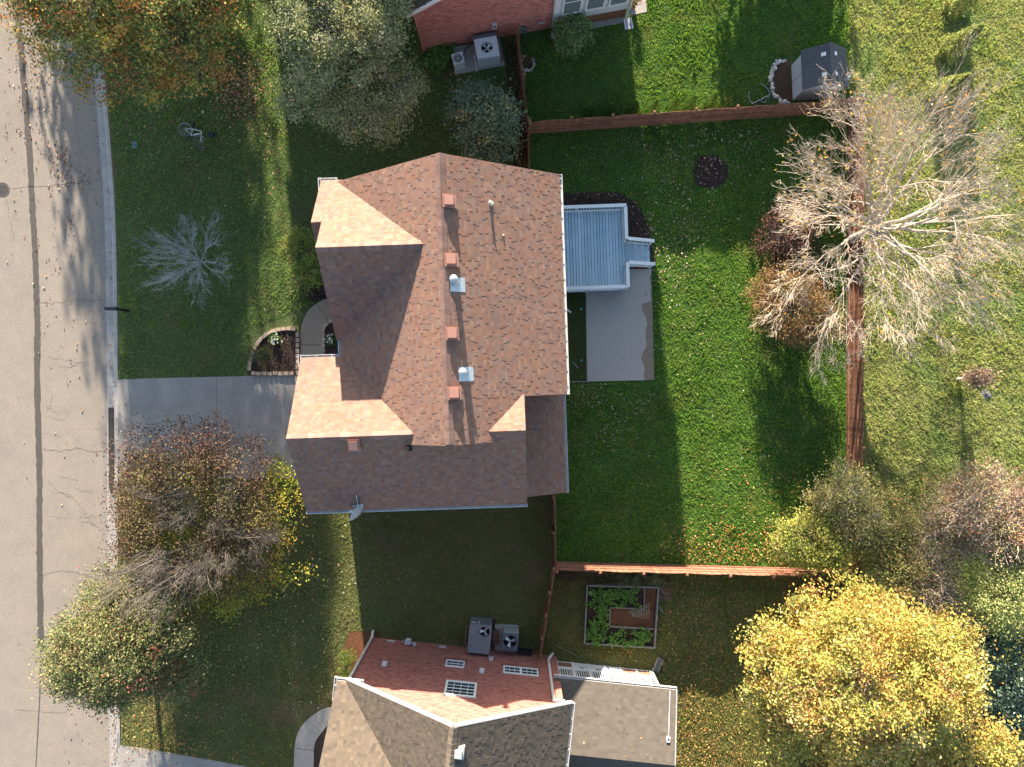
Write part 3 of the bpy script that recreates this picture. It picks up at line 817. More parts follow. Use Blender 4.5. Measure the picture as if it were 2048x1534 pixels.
# satellite dish on the garage eave
dish = thing('satellite_dish', HH(-6.3, -4.85, 6.0), 'oval white satellite dish on a bracket at the garage roof edge', 'satellite dish')
dc = P(713, 1024, 6.35)
nd = Vector((-.68, .6, .42)).normalized(); ex = nd.cross(Vector((0, 0, 1))).normalized(); ey = ex.cross(nd).normalized() * -1
mb = MB(); rings = []
for k in range(6):
    t = k / 5; rr = t * .40
    rings.append([dc + ex * math.cos(a) * rr * 1.0 + ey * math.sin(a) * rr * .92 + nd * (.11 * t * t - .11) for a in np.linspace(0, 2 * math.pi, 24, endpoint=False)])
for a, b in zip(rings, rings[1:]):
    for q in range(24): mb.quad(a[q], b[q], b[(q + 1) % 24], a[(q + 1) % 24]); mb.quad(a[q] - nd * .012, a[(q + 1) % 24] - nd * .012, b[(q + 1) % 24] - nd * .012, b[q] - nd * .012)
mb.build('reflector', mat('dish_paint', (.52, .53, .52), (.42, .42, .41), 6, rough=.5), dish, smooth=True)
mb = MB().tube([dc - nd * .1, dc - nd * .2, HH(-6.3, -4.6, 6.15)], .025, 8)
mb.build('mast', M_galv, dish)
lnb = dc - ey * .36 + nd * .34
MB().tube([dc - ey * .38 - nd * .02, lnb], .02, 6).build('arm', M_galv, dish)
MB().box(lnb, .12, .08, lnb.z - .05, lnb.z + .05, .6).build('receiver', mat('grey_plastic', (.45, .47, .48), rough=.5), dish)
MB().bar(HH(-6.05, -4.6, 6.13), HH(-6.55, -4.7, 6.05), .03).bar(HH(-6.3, -4.6, 6.15), HH(-6.3, -4.2, 6.42), .03).build('bracket', M_galv, dish)

# ================================================================= deck
deck = thing('deck', HH(3.8, 6.2, 0), 'blue grey wooden deck with white railings and short stairs behind the house', 'deck')
DZ, RZ = .62, 1.58
u0, u1, v0, v1 = 1.92, 5.58, 4.25, 8.12
bw = .1425
n = int((u1 - u0) / bw)
me = meshof(MB().box((0, 0), bw - .014, v1 - v0, -.035, 0), M_deck, 'board')
for k in range(n):
    c = HH(u0 + (k + .5) * (u1 - u0) / n, (v0 + v1) / 2, DZ)
    piece('board', me, deck, c, HH.ang, (1, 1, 1))
mb = MB()
for v in (v0 + .02, v1 - .02): mb.fbox(HH, u0, u1, v - .02, v + .02, DZ - .26, DZ - .04)
mb.fbox(HH, u1 - .03, u1 + .012, v0 + .04, v1 - .04, DZ - .26, DZ - .04)
for k in range(7): mb.fbox(HH, u0, u1 - .04, v0 + .4 + k * .5, v0 + .44 + k * .5, DZ - .24, DZ - .045)
mb.build('joist', M_deckdark, deck)
sv0, sv1 = 5.42, 6.5
posts = [(u0 + .15, v1 - .06), (u0 + 1.35, v1 - .06), (u1 - .06, v1 - .06), (u1 - .06, sv1 + .05), (u1 - .06, sv0 - .05), (u1 - .06, v0 + .06), (u0 + 1.8, v0 + .06), (u0 + .15, v0 + .06)]
for (u, v) in posts: MB().fbox(HH, u - .045, u + .045, v - .045, v + .045, 0, RZ - .04).build('post', M_rail, deck)
def rail(ua, va, ub, vb, za=RZ, zb=RZ, low=.1, nb=None, fz=DZ, fzb=None):
    fzb = fz if fzb is None else fzb
    a, b = HH(ua, va, za), HH(ub, vb, zb)
    MB().bar(a, b, .15, .04).build('handrail', M_rail, deck)
    mb = MB().bar(HH(ua, va, za - .07), HH(ub, vb, zb - .07), .04, .07); mb.bar(HH(ua, va, fz + low), HH(ub, vb, fzb + low), .04, .06)
    mb.build('rail', M_rail, deck)
    L = math.hypot(ub - ua, vb - va); n = int(L / .125)
    me = meshof(MB().box((0, 0), .034, .034, 0, RZ - DZ - .1), M_rail, 'baluster')
    for k in range(1, n):
        t = k / n; h0 = fz + (fzb - fz) * t
        piece('baluster', me, deck, HH(ua + (ub - ua) * t, va + (vb - va) * t, h0 + .04), HH.ang, (1, 1, ((za + (zb - za) * t) - h0 - .1) / (RZ - DZ - .1)))
rail(u0 + .05, v1 - .06, u1 - .02, v1 - .06)
rail(u1 - .06, v1 - .11, u1 - .06, sv1)
rail(u1 - .06, sv0, u1 - .06, v0 + .02)
rail(u0 + .05, v0 + .06, u1 - .11, v0 + .06)
ue = 6.88
rail(u1 - .0, sv1 + .02, ue, sv1 - .06, RZ, RZ - .42, .14, fz=DZ, fzb=.12)
rail(u1 - .0, sv0 + .0, ue, sv0 - .06, RZ, RZ - .42, .14, fz=DZ, fzb=.12)
for v in (sv0 - .04, sv1 - .04): MB().fbox(HH, ue - .12, ue - .03, v - .045, v + .045, 0, RZ - .47).build('post', M_rail, deck)
treads = [(.0, .48), (.33, .34), (.66, .2), (.95, .08)]
for k, (du, z) in enumerate(treads):
    for j in range(2):
        MB().fbox(HH, u1 + .02 + du + j * .155, u1 + .02 + du + j * .155 + .148, sv0 + .04, sv1 - .06, z - .035, z).build('tread', M_deck, deck)
mb = MB()
for v in (sv0 + .0, sv1 - .045):
    mb.hexa([HH(u1, v, .0), HH(ue - .1, v, 0), HH(ue - .1, v + .04, 0), HH(u1, v + .04, 0)], [HH(u1, v, .58), HH(ue - .1, v, .1), HH(ue - .1, v + .04, .1), HH(u1, v + .04, .58)])
mb.build('stringer', M_deck, deck)
o = MB().blob(P(1278, 532, .1), .3, .12, .13, 5, 5, 9, .3, .02).build('soil_heap', M_redmulch, org=P(1278, 532, 0)); tag(o, 'reddish heap of mulch beneath the deck stair railing', 'mulch heap')
for i, (x, y) in enumerate(((1162, 618), (1163, 721))):
    o = MB().cyl(P(x, y), .055, 0, .06, 14).ring(P(x, y), .035, .02, .06, .07, 12).build('sprinkler_cap', mat('teal_plastic', (.05, .35, .33), rough=.4), org=P(x, y))
    tag(o, ('small teal cap in the mossy strip near the deck', 'small teal cap in the mossy strip near the fallen stick')[i], 'lawn cap', 'teal caps in the mossy strip')
o = MB().bar(P(1144, 722, .03), P(1157, 737, .03), .035).build('stick', M_woodgrey, org=P(1150, 730)); tag(o, 'short pale stick lying on the mossy strip by the patio', 'stick')
# ================================================================= fences
def fence(label, a, b, group, h=1.5, arch=.14, panel=1.93, inner=1, pitch=.142, seed=0, rails=(.3, .8, 1.2), cap=True, step=None, lean=0.0):
    a, b = Vector((a.x, a.y, 0)), Vector((b.x, b.y, 0)); L = (b - a).length; d = (b - a) / L; nrm = Vector((-d.y, d.x, 0)) * inner
    ang = math.atan2(d.y, d.x); r_ = random.Random(seed)
    f = thing('wooden_fence', a, label, 'fence', group)
    np_ = max(1, round(L / panel)); pl = L / np_
    me = meshof(MB().box((0, 0), pitch - .008, .02, 0, 1), M_wood, 'picket')
    n = int(L / pitch)
    for k in range(n):
        s = (k + .5) * L / n; t = (s % pl) / pl
        hh = h + arch * math.sin(math.pi * t) + r_.uniform(-.012, .012)
        if step: hh += step * (int(s / pl) % 2)
        p = a + d * s + nrm * r_.uniform(-.004, .004)
        piece('picket', me, f, (p.x, p.y, .03), ang + r_.uniform(-.02, .02), (1, 1, hh))
    for j in range(np_):
        for z in rails:
            p0 = a + d * (j * pl + .02) + nrm * .032; p1 = a + d * ((j + 1) * pl - .02) + nrm * .032
            mb = MB().bar((p0.x, p0.y, z + r_.uniform(-.02, .02)), (p1.x, p1.y, z + r_.uniform(-.02, .02)), .04, .085)
            mb.build('rail', M_wood, f)
    pm = MB().box((0, 0), .095, .095, 0, h + .1); pm.box((0, 0), .125, .125, h + .1, h + .13); pm.box((0, 0), .1, .1, h + .13, h + .17, 0, .2)
    pme = meshof(pm, M_woodtop, 'post')
    for j in range(np_ + 1):
        p = a + d * (j * pl) - nrm * .07
        piece('post', pme, f, (p.x, p.y, 0), ang)
    return f
G = 'stained fences around the back yard'
fence('reddish wooden fence with wavy top behind the row of small evergreens', P(1058, 268), P(1694, 224), G, inner=-1, seed=1)
fence('reddish wooden fence running under the large bare tree to the field', P(1695, 226), P(1691, 1139), G, inner=-1, seed=2, rails=(.28, .78, 1.22), h=1.54)
fence('reddish wooden fence catching orange sunlight above the vegetable bed', P(1110, 1123), P(1690, 1138), G, inner=1, seed=3, h=1.5)
fence('narrow reddish fence joining the brown roofed house corner to the vegetable garden fence', P(1106, 985), P(1108, 1120), G, inner=1, seed=4, h=1.44, panel=1.7)
fence('reddish stepped fence beside two air conditioners at the lower brick house', P(1106, 1124), P(1077, 1300), G, inner=1, seed=5, h=1.4, panel=1.15, step=.1, arch=.03)
fence('reddish fence between the dark shrub and the upper brick house lawn', P(1034, 84), P(1055, 266), G, inner=-1, seed=6, h=1.42, arch=.08)
fence('short reddish fence from the wavy fence to the brown roofed house', P(1056, 271), P(1058, 372), G, inner=-1, seed=7, h=1.35, arch=.04)

# ================================================================= brick house to the south
def wallpt(px, py, fr=NS, v=0.0):
    a, b = px - CX, CY - py; n = fr.n; o = fr(0, 0)
    k = (v + n.x * o.x + n.y * o.y) / (n.x * a + n.y * b); z = CAM_H - F_PX * k
    X, Y = a * k, b * k
    return ((X - o.x) * fr.d.x + (Y - o.y) * fr.d.y, z)
nh = thing('house', NS(4.6, -4, 0), 'brick house with tan roof and white framed porch, air conditioners on its wall', 'house')
Z2, ZR2, A0, A1, AR = 5.84, 8.88, .12, 9.22, 4.67
sl2 = (ZR2 - Z2) / (AR - A0)
rooft = lambda u: (Z2 + sl2 * (u - A0) if u < AR else ZR2 - sl2 * (u - AR)) - .14
wins = {}
def wrect(x0, y0, x1, y1):
    ua, za = wallpt(x0, y0); ub, zb = wallpt(x1, y1)
    return min(ua, ub), max(ua, ub), min(za, zb), max(za, zb)
W1 = wrect(893, 1319, 928, 1335); W2 = wrect(1007, 1331, 1077, 1352); W3 = wrect(893, 1360, 951, 1395)
mb = MB()
mb.fbox(NS, .02, 8.95, -14, -.03, 0, Z2 - .14)
mb.hexa([NS(.02, -14, Z2 - .14), NS(8.95, -14, Z2 - .14), NS(8.95, -.03, Z2 - .14), NS(.02, -.03, Z2 - .14)],
        [NS(AR - .1, -14, ZR2 - .2), NS(AR + .1, -14, ZR2 - .2), NS(AR + .1, -.03, ZR2 - .2), NS(AR - .1, -.03, ZR2 - .2)])
nwall = mb.build('wall', M_mortar, nh)
bricks(nwall, NS, .0, 8.97, rooft, -.03, openings=[W1, W2, W3], seed=3)
def window(h, fr, r, v, cols, rows, mull=0, fw=.06, glass=M_glass, wname='window', frm=None):
    u0, u1, z0, z1 = r
    mb = MB()
    mb.fbox(fr, u0, u1, v - .02, v + .045, z0, z0 + fw); mb.fbox(fr, u0, u1, v - .02, v + .045, z1 - fw, z1)
    mb.fbox(fr, u0, u0 + fw, v - .02, v + .043, z0 + fw, z1 - fw); mb.fbox(fr, u1 - fw, u1, v - .02, v + .043, z0 + fw, z1 - fw)
    for k in range(1, mull + 1):
        x = u0 + (u1 - u0) * k / (mull + 1); mb.fbox(fr, x - .05, x + .05, v - .02, v + .041, z0 + fw, z1 - fw)
    w = mb.build(wname, frm or M_white, h)
    for k in range(mull + 1):
        a = u0 + (u1 - u0) * k / (mull + 1) + .055; b = u0 + (u1 - u0) * (k + 1) / (mull + 1) - .055
        MB().fbox(fr, a, b, v - .015, v + .006, z0 + fw, z1 - fw).build('pane', glass, w)
        mb = MB()
        for c in range(1, cols): x = a + (b - a) * c / cols; mb.fbox(fr, x - .008, x + .008, v + .006, v + .018, z0 + fw, z1 - fw)
        for c in range(1, rows):
            z = z0 + fw + (z1 - z0 - 2 * fw) * c / rows; t = .018 if c == rows // 2 else .008
            mb.fbox(fr, a, b, v + .006, v + .026, z - t, z + t)
        if mb.v: mb.build('muntin', M_white, w)
    return w
window(nh, NS, W1, -.02, 3, 2); window(nh, NS, W2, -.02, 3, 2, 1); window(nh, NS, W3, -.02, 4, 4, 0, .09)
for W in (W1, W2):        # soldier course sills: bricks on end below the windows
    me = meshof(MB().box((0, 0), .06, .05, 0, .2), mat('sill_brick', (.24, .09, .065), (.17, .06, .045), 10, rough=.9, rand=.3), 'brick')
    n = int((W[1] - W[0] + .2) / .075)
    for k in range(n): piece('brick', me, nh, NS(W[0] - .1 + (k + .5) * (W[1] - W[0] + .2) / n, .0, W[2] - .215), NS.ang)
# roof
VB = .3
slope(nh, 'roof', NS, (A0, -14, Z2), (A0, VB, Z2), (AR, -14, ZR2), (AR, VB, ZR2), M_shingle_tan, M_deckboard_tan, seed=21)
ra = slope(nh, 'roof', NS, (A1, -14, Z2), (A1, VB, Z2), (AR, -14, ZR2), (AR, VB, ZR2), M_shingle_tan, M_deckboard_tan, seed=22)
mat('ridge_shingle_tan', (.18, .145, .11), (.14, .11, .085), 5, rough=.9, rand=.18, fine=(130, .25))
ridge_caps(ra, NS(AR, VB, ZR2 + .02), NS(AR, -5, ZR2 + .02), MATS['ridge_shingle_tan'])
# west wing, sunlit slope
zw = 5.8 + .673 * 4.2
slope(nh, 'roof', NS, (-.3, .2, 5.8), (.35, .2, 5.8), (-.3, -4.0, zw), (AR, -4.0, zw), M_shingle_tan, M_deckboard_tan, seed=23, amax=4.97, regions=lambda a, b: a < .65 + b * 4.32 / 5.06)
MB().fbox(NS, .05, AR, -7.5, -.2, 0, 5.6).build('wall', M_mortar, nh)
bb = MB()
bb.bar(NS(A0 - .02, VB + .02, Z2 - .12), NS(AR, VB + .02, ZR2 - .1), .05, .2); bb.bar(NS(AR, VB + .02, ZR2 - .1), NS(A1 + .02, VB + .02, Z2 - .12), .05, .2)
bb.hexa([NS(A0, 0, Z2 - .26), NS(AR, 0, ZR2 - .24), NS(AR, VB, ZR2 - .24), NS(A0, VB, Z2 - .26)], [NS(A0, 0, Z2 - .21), NS(AR, 0, ZR2 - .19), NS(AR, VB, ZR2 - .19), NS(A0, VB, Z2 - .21)])
bb.hexa([NS(AR, 0, ZR2 - .24), NS(A1, 0, Z2 - .26), NS(A1, VB, Z2 - .26), NS(AR, VB, ZR2 - .24)], [NS(AR, 0, ZR2 - .19), NS(A1, 0, Z2 - .21), NS(A1, VB, Z2 - .21), NS(AR, VB, ZR2 - .19)])
bb.build('bargeboard', M_gutter, nh)
gutter(nh, (NS(A1 + .015, -9, Z2 - .01), NS(A1 + .015, VB, Z2 - .01)), side=-1)
gutter(nh, (NS(-.3, .215, 5.79), NS(.75, .215, 5.79)), side=1)
gutter(nh, (NS(-.315, -.6, 5.79), NS(-.315, .34, 5.79)), side=1)
downspout(nh, [NS(.06, .05, .25), NS(.06, .05, 5.5), NS(.1, .2, 5.7)], .1)
downspout(nh, [NS(.06, .05, .3), NS(.05, .35, .12)], .1)
u_, z_ = wallpt(1104, 1392); u2_, z2_ = wallpt(1097, 1326)
downspout(nh, [NS(8.95, .25, 5.6), NS(8.55, .06, 5.2), NS(8.55, .06, .75), NS(8.7, .2, .45), NS(8.8, .15, .2)], .11)
# roof fittings
def zslope(px, py, fr, u0, z0, s):
    z = z0
    for _ in range(6):
        q = P(px, py, z); u = (q.x - fr(0, 0).x) * fr.d.x + (q.y - fr(0, 0).y) * fr.d.y; z = z0 - s * (u - u0)
    return z, u
z, u = zslope(917, 1505, NS, AR, ZR2, sl2); c = P(917, 1505, z)
mb = MB().box(c, .3, .3, z - .2, z + .2, NS.ang, .9); mb.box(c, .42, .5, z - .1, z + .03, NS.ang, .98)
mb.build('box_vent', mat('grey_vent_metal', (.42, .43, .43), (.34, .35, .35), 8, rough=.5), ra)
# wall fittings
def plate(name, px0, py0, px1, py1, dep, m, parent=None, fr=NS, taper=1):
    u0, u1, z0, z1 = wrect(px0, py0, px1, py1) if fr is NS else None
    return MB().fbox(fr, u0, u1, -.03, dep, z0, z1).build(name, m, parent)
M_lgrey = mat('light_grey_metal', (.5, .51, .52), (.42, .43, .44), 8, rough=.5)
plate('vent_plate', 775, 1280, 789, 1284, .015, M_lgrey, nh); plate('vent_plate', 878, 1291, 892, 1295.5, .015, M_lgrey, nh)
for (x, y) in ((768.5, 1330), (963.5, 1344)):
    u, z = wallpt(x, y)
    MB().hexa([NS(u - .13, -.02, z - .13), NS(u + .13, -.02, z - .13), NS(u + .11, .13, z - .13), NS(u - .11, .13, z - .13)], [NS(u - .1, -.02, z + .12), NS(u + .1, -.02, z + .12), NS(u + .08, .03, z + .12), NS(u - .08, .03, z + .12)]).build('vent_hood', M_lgrey, nh)
u, z = wallpt(982, 1318)
eb = MB().fbox(NS, u - .1, u + .1, -.02, .1, z - .15, z + .15).build('meter_box', M_lgrey, nh); MB().fbox(NS, u - .05, u + .05, .1, .12, z - .13, z - .02).build('cover', M_black, eb)
u, z = wallpt(1048, 1309)
MB().fbox(NS, u - .36, u + .36, -.02, .22, .0, .36).build('crawl_vent', M_black, nh)
gmt = thing('gas_meter', NS(1.83, .2, 0), 'grey gas meter with pipes on the brick wall left of the air conditioners', 'gas meter')
u, z = wallpt(815, 1279); u = 1.83
mb = MB().tube([NS(u - .3, .1, .0), NS(u - .3, .1, .55), NS(u - .1, .14, .62)], .025, 8); mb.tube([NS(u + .1, .14, .62), NS(u + .32, .1, .62), NS(u + .32, .02, .4)], .025, 8)
mb.build('pipe', M_galv, gmt)
MB().fbox(NS, u - .14, u + .14, .05, .24, .35, .72).build('body', M_lgrey, gmt)
MB().tube([NS(u, .24, .55), NS(u, .27, .55)], .07, 12).build('dial', M_white, gmt)
MB().tube([NS(u + .33, .1, .66), NS(u + .33, .1, .72)], .09, 12).build('regulator', M_lgrey, gmt)

def fan(parent, c, r, z, m_blade, a0=0.5, n=3, name='fan_blade'):
    for k in range(n):
        a = a0 + 2 * math.pi * k / n; mb = MB()
        x = Vector((math.cos(a), math.sin(a), 0)); y = Vector((-x.y, x.x, 0)); c3 = Vector((c[0], c[1], z))
        q = [c3 + x * r * .22 - y * r * .14, c3 + x * r * .9 - y * r * .34 , c3 + x * r * .9 + y * r * .3 + Vector((0, 0, .07)), c3 + x * r * .22 + y * r * .14 + Vector((0, 0, .04))]
        mb.hexa([p - Vector((0, 0, .008)) for p in q], q); mb.build(name, m_blade, parent)
    MB().cyl((c[0], c[1]), .05, z - .08, z + .03, 10).build('fan_hub', M_lgrey, parent)
M_acgrey = mat('ac_grey_paint', (.185, .195, .21), (.16, .17, .185), 3, rough=.5, bump=.05)
M_aclight = mat('ac_light_paint', (.6, .66, .67), (.52, .58, .59), 4, rough=.5)
M_acblue = mat('ac_slate_paint', (.11, .135, .155), (.09, .11, .13), 4, rough=.5)
M_blade = mat('fan_blade_metal', (.5, .53, .55), rough=.35, metal=.3)
def quadbox(mb, pts, z0, z1, zt=None):
    """box whose top face is given by pixel corners at height z1"""
    hi = [P(x, y, z1) for x, y in pts]; lo = [Vector((p.x, p.y, z0)) for p in hi]
    ar = sum(hi[i].x * hi[(i + 1) % 4].y - hi[(i + 1) % 4].x * hi[i].y for i in range(4))
    if ar < 0: hi.reverse(); lo.reverse()
    return mb.hexa(lo, hi)
def ring_hole(mb, pts, c, r, z, n=24):
    """flat top plate of a cabinet with a round opening"""
    hi = [P(x, y, z) for x, y in pts]
    ar = sum(hi[i].x * hi[(i + 1) % 4].y - hi[(i + 1) % 4].x * hi[i].y for i in range(4))
    if ar < 0: hi.reverse()
    c = Vector((c[0], c[1], z)); prev = None; first = None
    def edge(t):
        d = Vector((math.cos(t), math.sin(t), 0)); best = 1e9
        for i in range(4):
            a, b = hi[i] - c, hi[(i + 1) % 4] - c; e = b - a; den = d.x * e.y - d.y * e.x
            if abs(den) < 1e-9: continue
            s = (a.x * e.y - a.y * e.x) / den; w = (a.x * d.y - a.y * d.x) / den
            if s > 0 and -1e-6 <= w <= 1 + 1e-6: best = min(best, s)
        return c + d * best
    ts = sorted([2 * math.pi * k / n for k in range(n)] + [math.atan2(p.y - c.y, p.x - c.x) % (2 * math.pi) for p in hi]); ts.append(ts[0] + 2 * math.pi)
    for t, t2 in zip(ts, ts[1:]):
        i1, i2 = c + Vector((math.cos(t), math.sin(t), 0)) * r, c + Vector((math.cos(t2), math.sin(t2), 0)) * r
        mb.quad(i1, edge(t), edge(t2), i2)
        mb.quad(i2, i2 - Vector((0, 0, .3)), i1 - Vector((0, 0, .3)), i1)
    bo = [c + Vector((math.cos(t), math.sin(t), -.3)) * 1 * 1 for t in []]
    return mb
def cabinet(parent, pts, z0, z1, fc, fr_, m, inner=M_dark, name='casing'):
    hi = [P(x, y, z1) for x, y in pts]
    ar = sum(hi[i].x * hi[(i + 1) % 4].y - hi[(i + 1) % 4].x * hi[i].y for i in range(4))
    if ar < 0: hi.reverse()
    lo = [Vector((p.x, p.y, z0)) for p in hi]; mb = MB()
    for i in range(4): mb.quad(lo[i], lo[(i + 1) % 4], hi[(i + 1) % 4], hi[i])
    ring_hole(mb, pts, fc, fr_, z1)
    cas = mb.build(name, m, parent)
    MB().cyl(fc, fr_, z1 - .31, z1 - .29, 24).build('fan_well', inner, parent)
    return cas, hi, lo
def louvers(parent, a, b, z0, z1, n, m, out):
    """upright louvre slats on one side of a cabinet"""
    a, b = Vector(a), Vector(b); mb = MB()
    for k in range(n):
        p = a + (b - a) * (k + .5) / n; d = (b - a).normalized()
        p = p + out * .012
        mb.box((p.x, p.y), (b - a).length / n * .55, .02, z0, z1, math.atan2(d.y, d.x))
    o = mb.build('louvre', m, parent); return o
pads = thing('equipment_pad', P(960, 1270), 'concrete pad under the grey air conditioner at the lower brick house', 'concrete pad')
slab(pads, [(990, 1247), (1037, 1250), (1034, 1306), (990, 1303)], -.05, .07, M_aggr, 'slab', 0)
slab(pads, [(941, 1252), (985, 1255), (981, 1300), (938, 1297)], -.05, .06, M_aggr, 'slab', 0)
ac = thing('air_conditioner', P(960, 1275, 0), 'large flat topped grey packaged air conditioner with off centre fan', 'air conditioner')
pk = [(939.5, 1247.6), (984, 1251.2), (978, 1308), (934.5, 1303.5)]
fc = P(969, 1264, 1.15)
cas, hi, lo = cabinet(ac, pk, .1, 1.15, fc, .25, M_acgrey)
fan(ac, fc, .23, 1.02, M_blade, 1.0)
nside = (P(939.5, 1247.6, 1.15), P(984, 1251.2, 1.15)); outv = Vector((.08, 1, 0))
louvers(ac, nside[0].lerp(nside[1], .55), nside[1], .3, 1.05, 4, M_acgrey, outv)
q0 = nside[0].lerp(nside[1], .05) + outv * .01; q1 = nside[0].lerp(nside[1], .28) + outv * .01
MB().bar((q0.x, q0.y, .9), (q1.x, q1.y, .9), .012, .06).build('data_plate', M_white, ac)
q0 = nside[0].lerp(nside[1], .42) + outv * .03
MB().tube([(q0.x, q0.y, .75), (q0.x, q0.y + .03, .95), (q0.x, q0.y + .0, 1.05)], .02, 8).build('conduit', M_white, ac)
MB().hexa([P(934.5, 1303.5, .3), P(978, 1308, .3), P(977, 1312, .3), P(934, 1307, .3)], [P(935.2, 1297, 1.155), P(978.8, 1301, 1.155), P(978, 1309, 1.16), P(934.3, 1304.5, 1.16)]).build('hood', M_acgrey, ac)
mb = MB().tube([P(939.5, 1252, .5), P(933, 1251, .5), P(931, 1270, .5), P(930, 1290, .5)], .016, 6)
mb.build('refrigerant_pipe', mat('copper_pipe', (.4, .3, .22), rough=.5, metal=.5), ac)
ac2 = thing('air_conditioner', P(1018, 1272, 0), 'compact slate grey condenser with round fan grille on the lower pad', 'air conditioner')
pk = [(1006.5, 1266), (1038, 1268.5), (1034.5, 1301), (1003, 1298)]
fc = P(1020, 1284, .9)
cas, hi, lo = cabinet(ac2, pk, .1, .9, fc, .315, M_acblue)
fan(ac2, fc, .29, .78, M_blade, .3)
a_, b_ = P(1006.5, 1266, .9), P(1038, 1268.5, .9)
louvers(ac2, a_, b_, .2, .85, 10, M_aclight, outv)
stk = thing('brick_stack', P(992, 1277, 0), 'stack of loose red bricks between the two lower air conditioners', 'bricks')
bme = meshof(MB().box((0, 0), .095, .2, 0, .06), mat('loose_brick', (.22, .12, .095), (.16, .09, .075), 12, rough=.9, rand=.2), 'brick')
for lvl in range(4):
    for i in range(3):
        for j in range(3):
            p = P(987.5, 1267, .3); q = Vector((p.x + i * .1 + rnd.uniform(-.01, .01), p.y - j * .21 + rnd.uniform(-.01, .01) - lvl * .02, lvl * .065))
            if lvl == 3 and i == 2: continue
            piece('brick', bme, stk, q, NS.ang + rnd.uniform(-.04, .04))
o = MB().blob(P(968, 1243, .0), .55, .14, .12, 3, 6, 14, .35, .01).blob(P(988, 1256, 0), .16, .3, .1, 4, 6, 12, .35, .01).build('soil_heap', M_dirt, org=P(968, 1243)); tag(o, 'dark heap of soil behind the large grey air conditioner', 'soil heap')
o = MB().box(P(717, 1310), .01, .01, 0, .01).build('placeholder', M_dirt) if False else None

# ---- screened porch of the brick house
PU0, PU1, PV = 9.0, 13.62, -.24
mb = MB()
hz = {'ground': .0, 'sill0': .62, 'sill1': .86, 'rail': 1.72, 'top0': 2.55, 'top1': 2.78}
mb.fbox(NS, PU0, PU1, PV - 5.2, PV - 5.1, 0, 2.78); mb.fbox(NS, PU0, PU1, PV - 5, PV - .12, .55, .62)
mb.build('floor', M_woodgrey, nh)
mb = MB().fbox(NS, PU0, PU1, PV - .06, PV + .0, .62, .86); mb.fbox(NS, PU0, PU1, PV - .06, PV, 2.55, 2.78); mb.fbox(NS, PU0, PU1, PV - .05, PV + .01, 1.66, 1.74)
mb.fbox(NS, PU0, PU1, PV - .06, PV - .0, -.0, .09)
mb.fbox(NS, PU1 - .06, PU1, PV - 5, PV - .06, .62, .86); mb.fbox(NS, PU1 - .06, PU1, PV - 5, PV - .06, 2.55, 2.78); mb.fbox(NS, PU1 - .06, PU1, PV - 5, PV - .06, 0, .6)
mb.build('beam', M_white, nh)
for k in range(7):
    u = PU0 + (PU1 - PU0) * k / 6
    MB().fbox(NS, u - .055, u + .055, PV - .07, PV + .025, 0, 2.56).build('post', M_white, nh)
bme = meshof(MB().box((0, 0), .035, .035, 0, .84), M_white, 'baluster')
for k in range(6):
    a = PU0 + (PU1 - PU0) * k / 6 + .06; b = a + (PU1 - PU0) / 6 - .12
    MB().fbox(NS, a, b, PV - .055, PV - .045, .86, 2.55).build('screen_panel', M_screen, nh)
    MB().fbox(NS, a, b, PV - .044, PV - .03, 1.8, 2.5).build('blind', mat('porch_blind', (.30, .28, .26), (.2, .19, .18), 7, rough=.8), nh)
    for j in range(6): piece('baluster', bme, nh, NS(a + (b - a) * (j + .5) / 6, PV - .005, .845), NS.ang)
    if k in (1, 2, 3):
        mb = MB()
        for j in range(14):
            x = a + (b - a) * j / 13
            mb.bar(NS(x, PV - .0, .1), NS(min(b, x + .5), PV - .0, .1 + min(.5, b - x)), .012, .028) if b - x > .02 else None
            mb.bar(NS(x, PV - .02, .1), NS(max(a, x - .5), PV - .02, .1 + min(.5, x - a)), .012, .028) if x - a > .02 else None
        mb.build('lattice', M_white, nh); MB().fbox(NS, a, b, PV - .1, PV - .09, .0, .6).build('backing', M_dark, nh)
    else:
        bm = meshof(MB().box((0, 0), (b - a) / 2 - .03, .05, 0, .44), mat('clay_panel', (.3, .15, .1), (.22, .11, .08), 8, rough=.85, rand=.15), 'panel')
        for j in range(2): piece('panel', bm, nh, NS(a + (b - a) * (.25 + .5 * j), PV - .03, .1), NS.ang)
PZ, PR = 2.88, 3.86
slope(nh, 'roof', NS, (8.75, .08, PZ), (14.16, .08, PZ), (8.75, -2.75, PR), (14.16, -2.75, PR), M_shingle_grey, M_deckboard_tan, seed=31, expo=.145, wid=(.14, .26))
slope(nh, 'roof', NS, (8.75, -5.6, PZ), (14.16, -5.6, PZ), (8.75, -2.75, PR), (14.16, -2.75, PR), M_shingle_grey, M_deckboard_tan, seed=32, expo=.145, wid=(.14, .26))
gutter(nh, (NS(8.7, .095, PZ - .01), NS(14.16, .095, PZ - .01)), side=1)
mb = MB().bar(NS(14.17, .08, PZ - .08), NS(14.17, -2.75, PR - .08), .03, .15); mb.bar(NS(14.17, -2.75, PR - .08), NS(14.17, -5.6, PZ - .08), .03, .15)
mb.build('fascia', M_white, nh)
z = 3.2; c = P(1336, 1478, 3.55)
bx = MB().box(c, .13, .2, 3.4, 3.66, NS.ang).build('roof_box', M_white, nh); MB().box((c.x, c.y + .06), .07, .06, 3.662, 3.68, NS.ang).build('cover', M_black, bx)
MB().tube([NS(13.86, .05, PZ + .04), NS(13.84, -1.9, 3.62)], .012, 6).build('cable', M_white, nh)
downspout(nh, [NS(13.55, .13, 2.75), NS(13.5, PV + .06, 2.5), NS(13.5, PV + .06, .2)], .07)

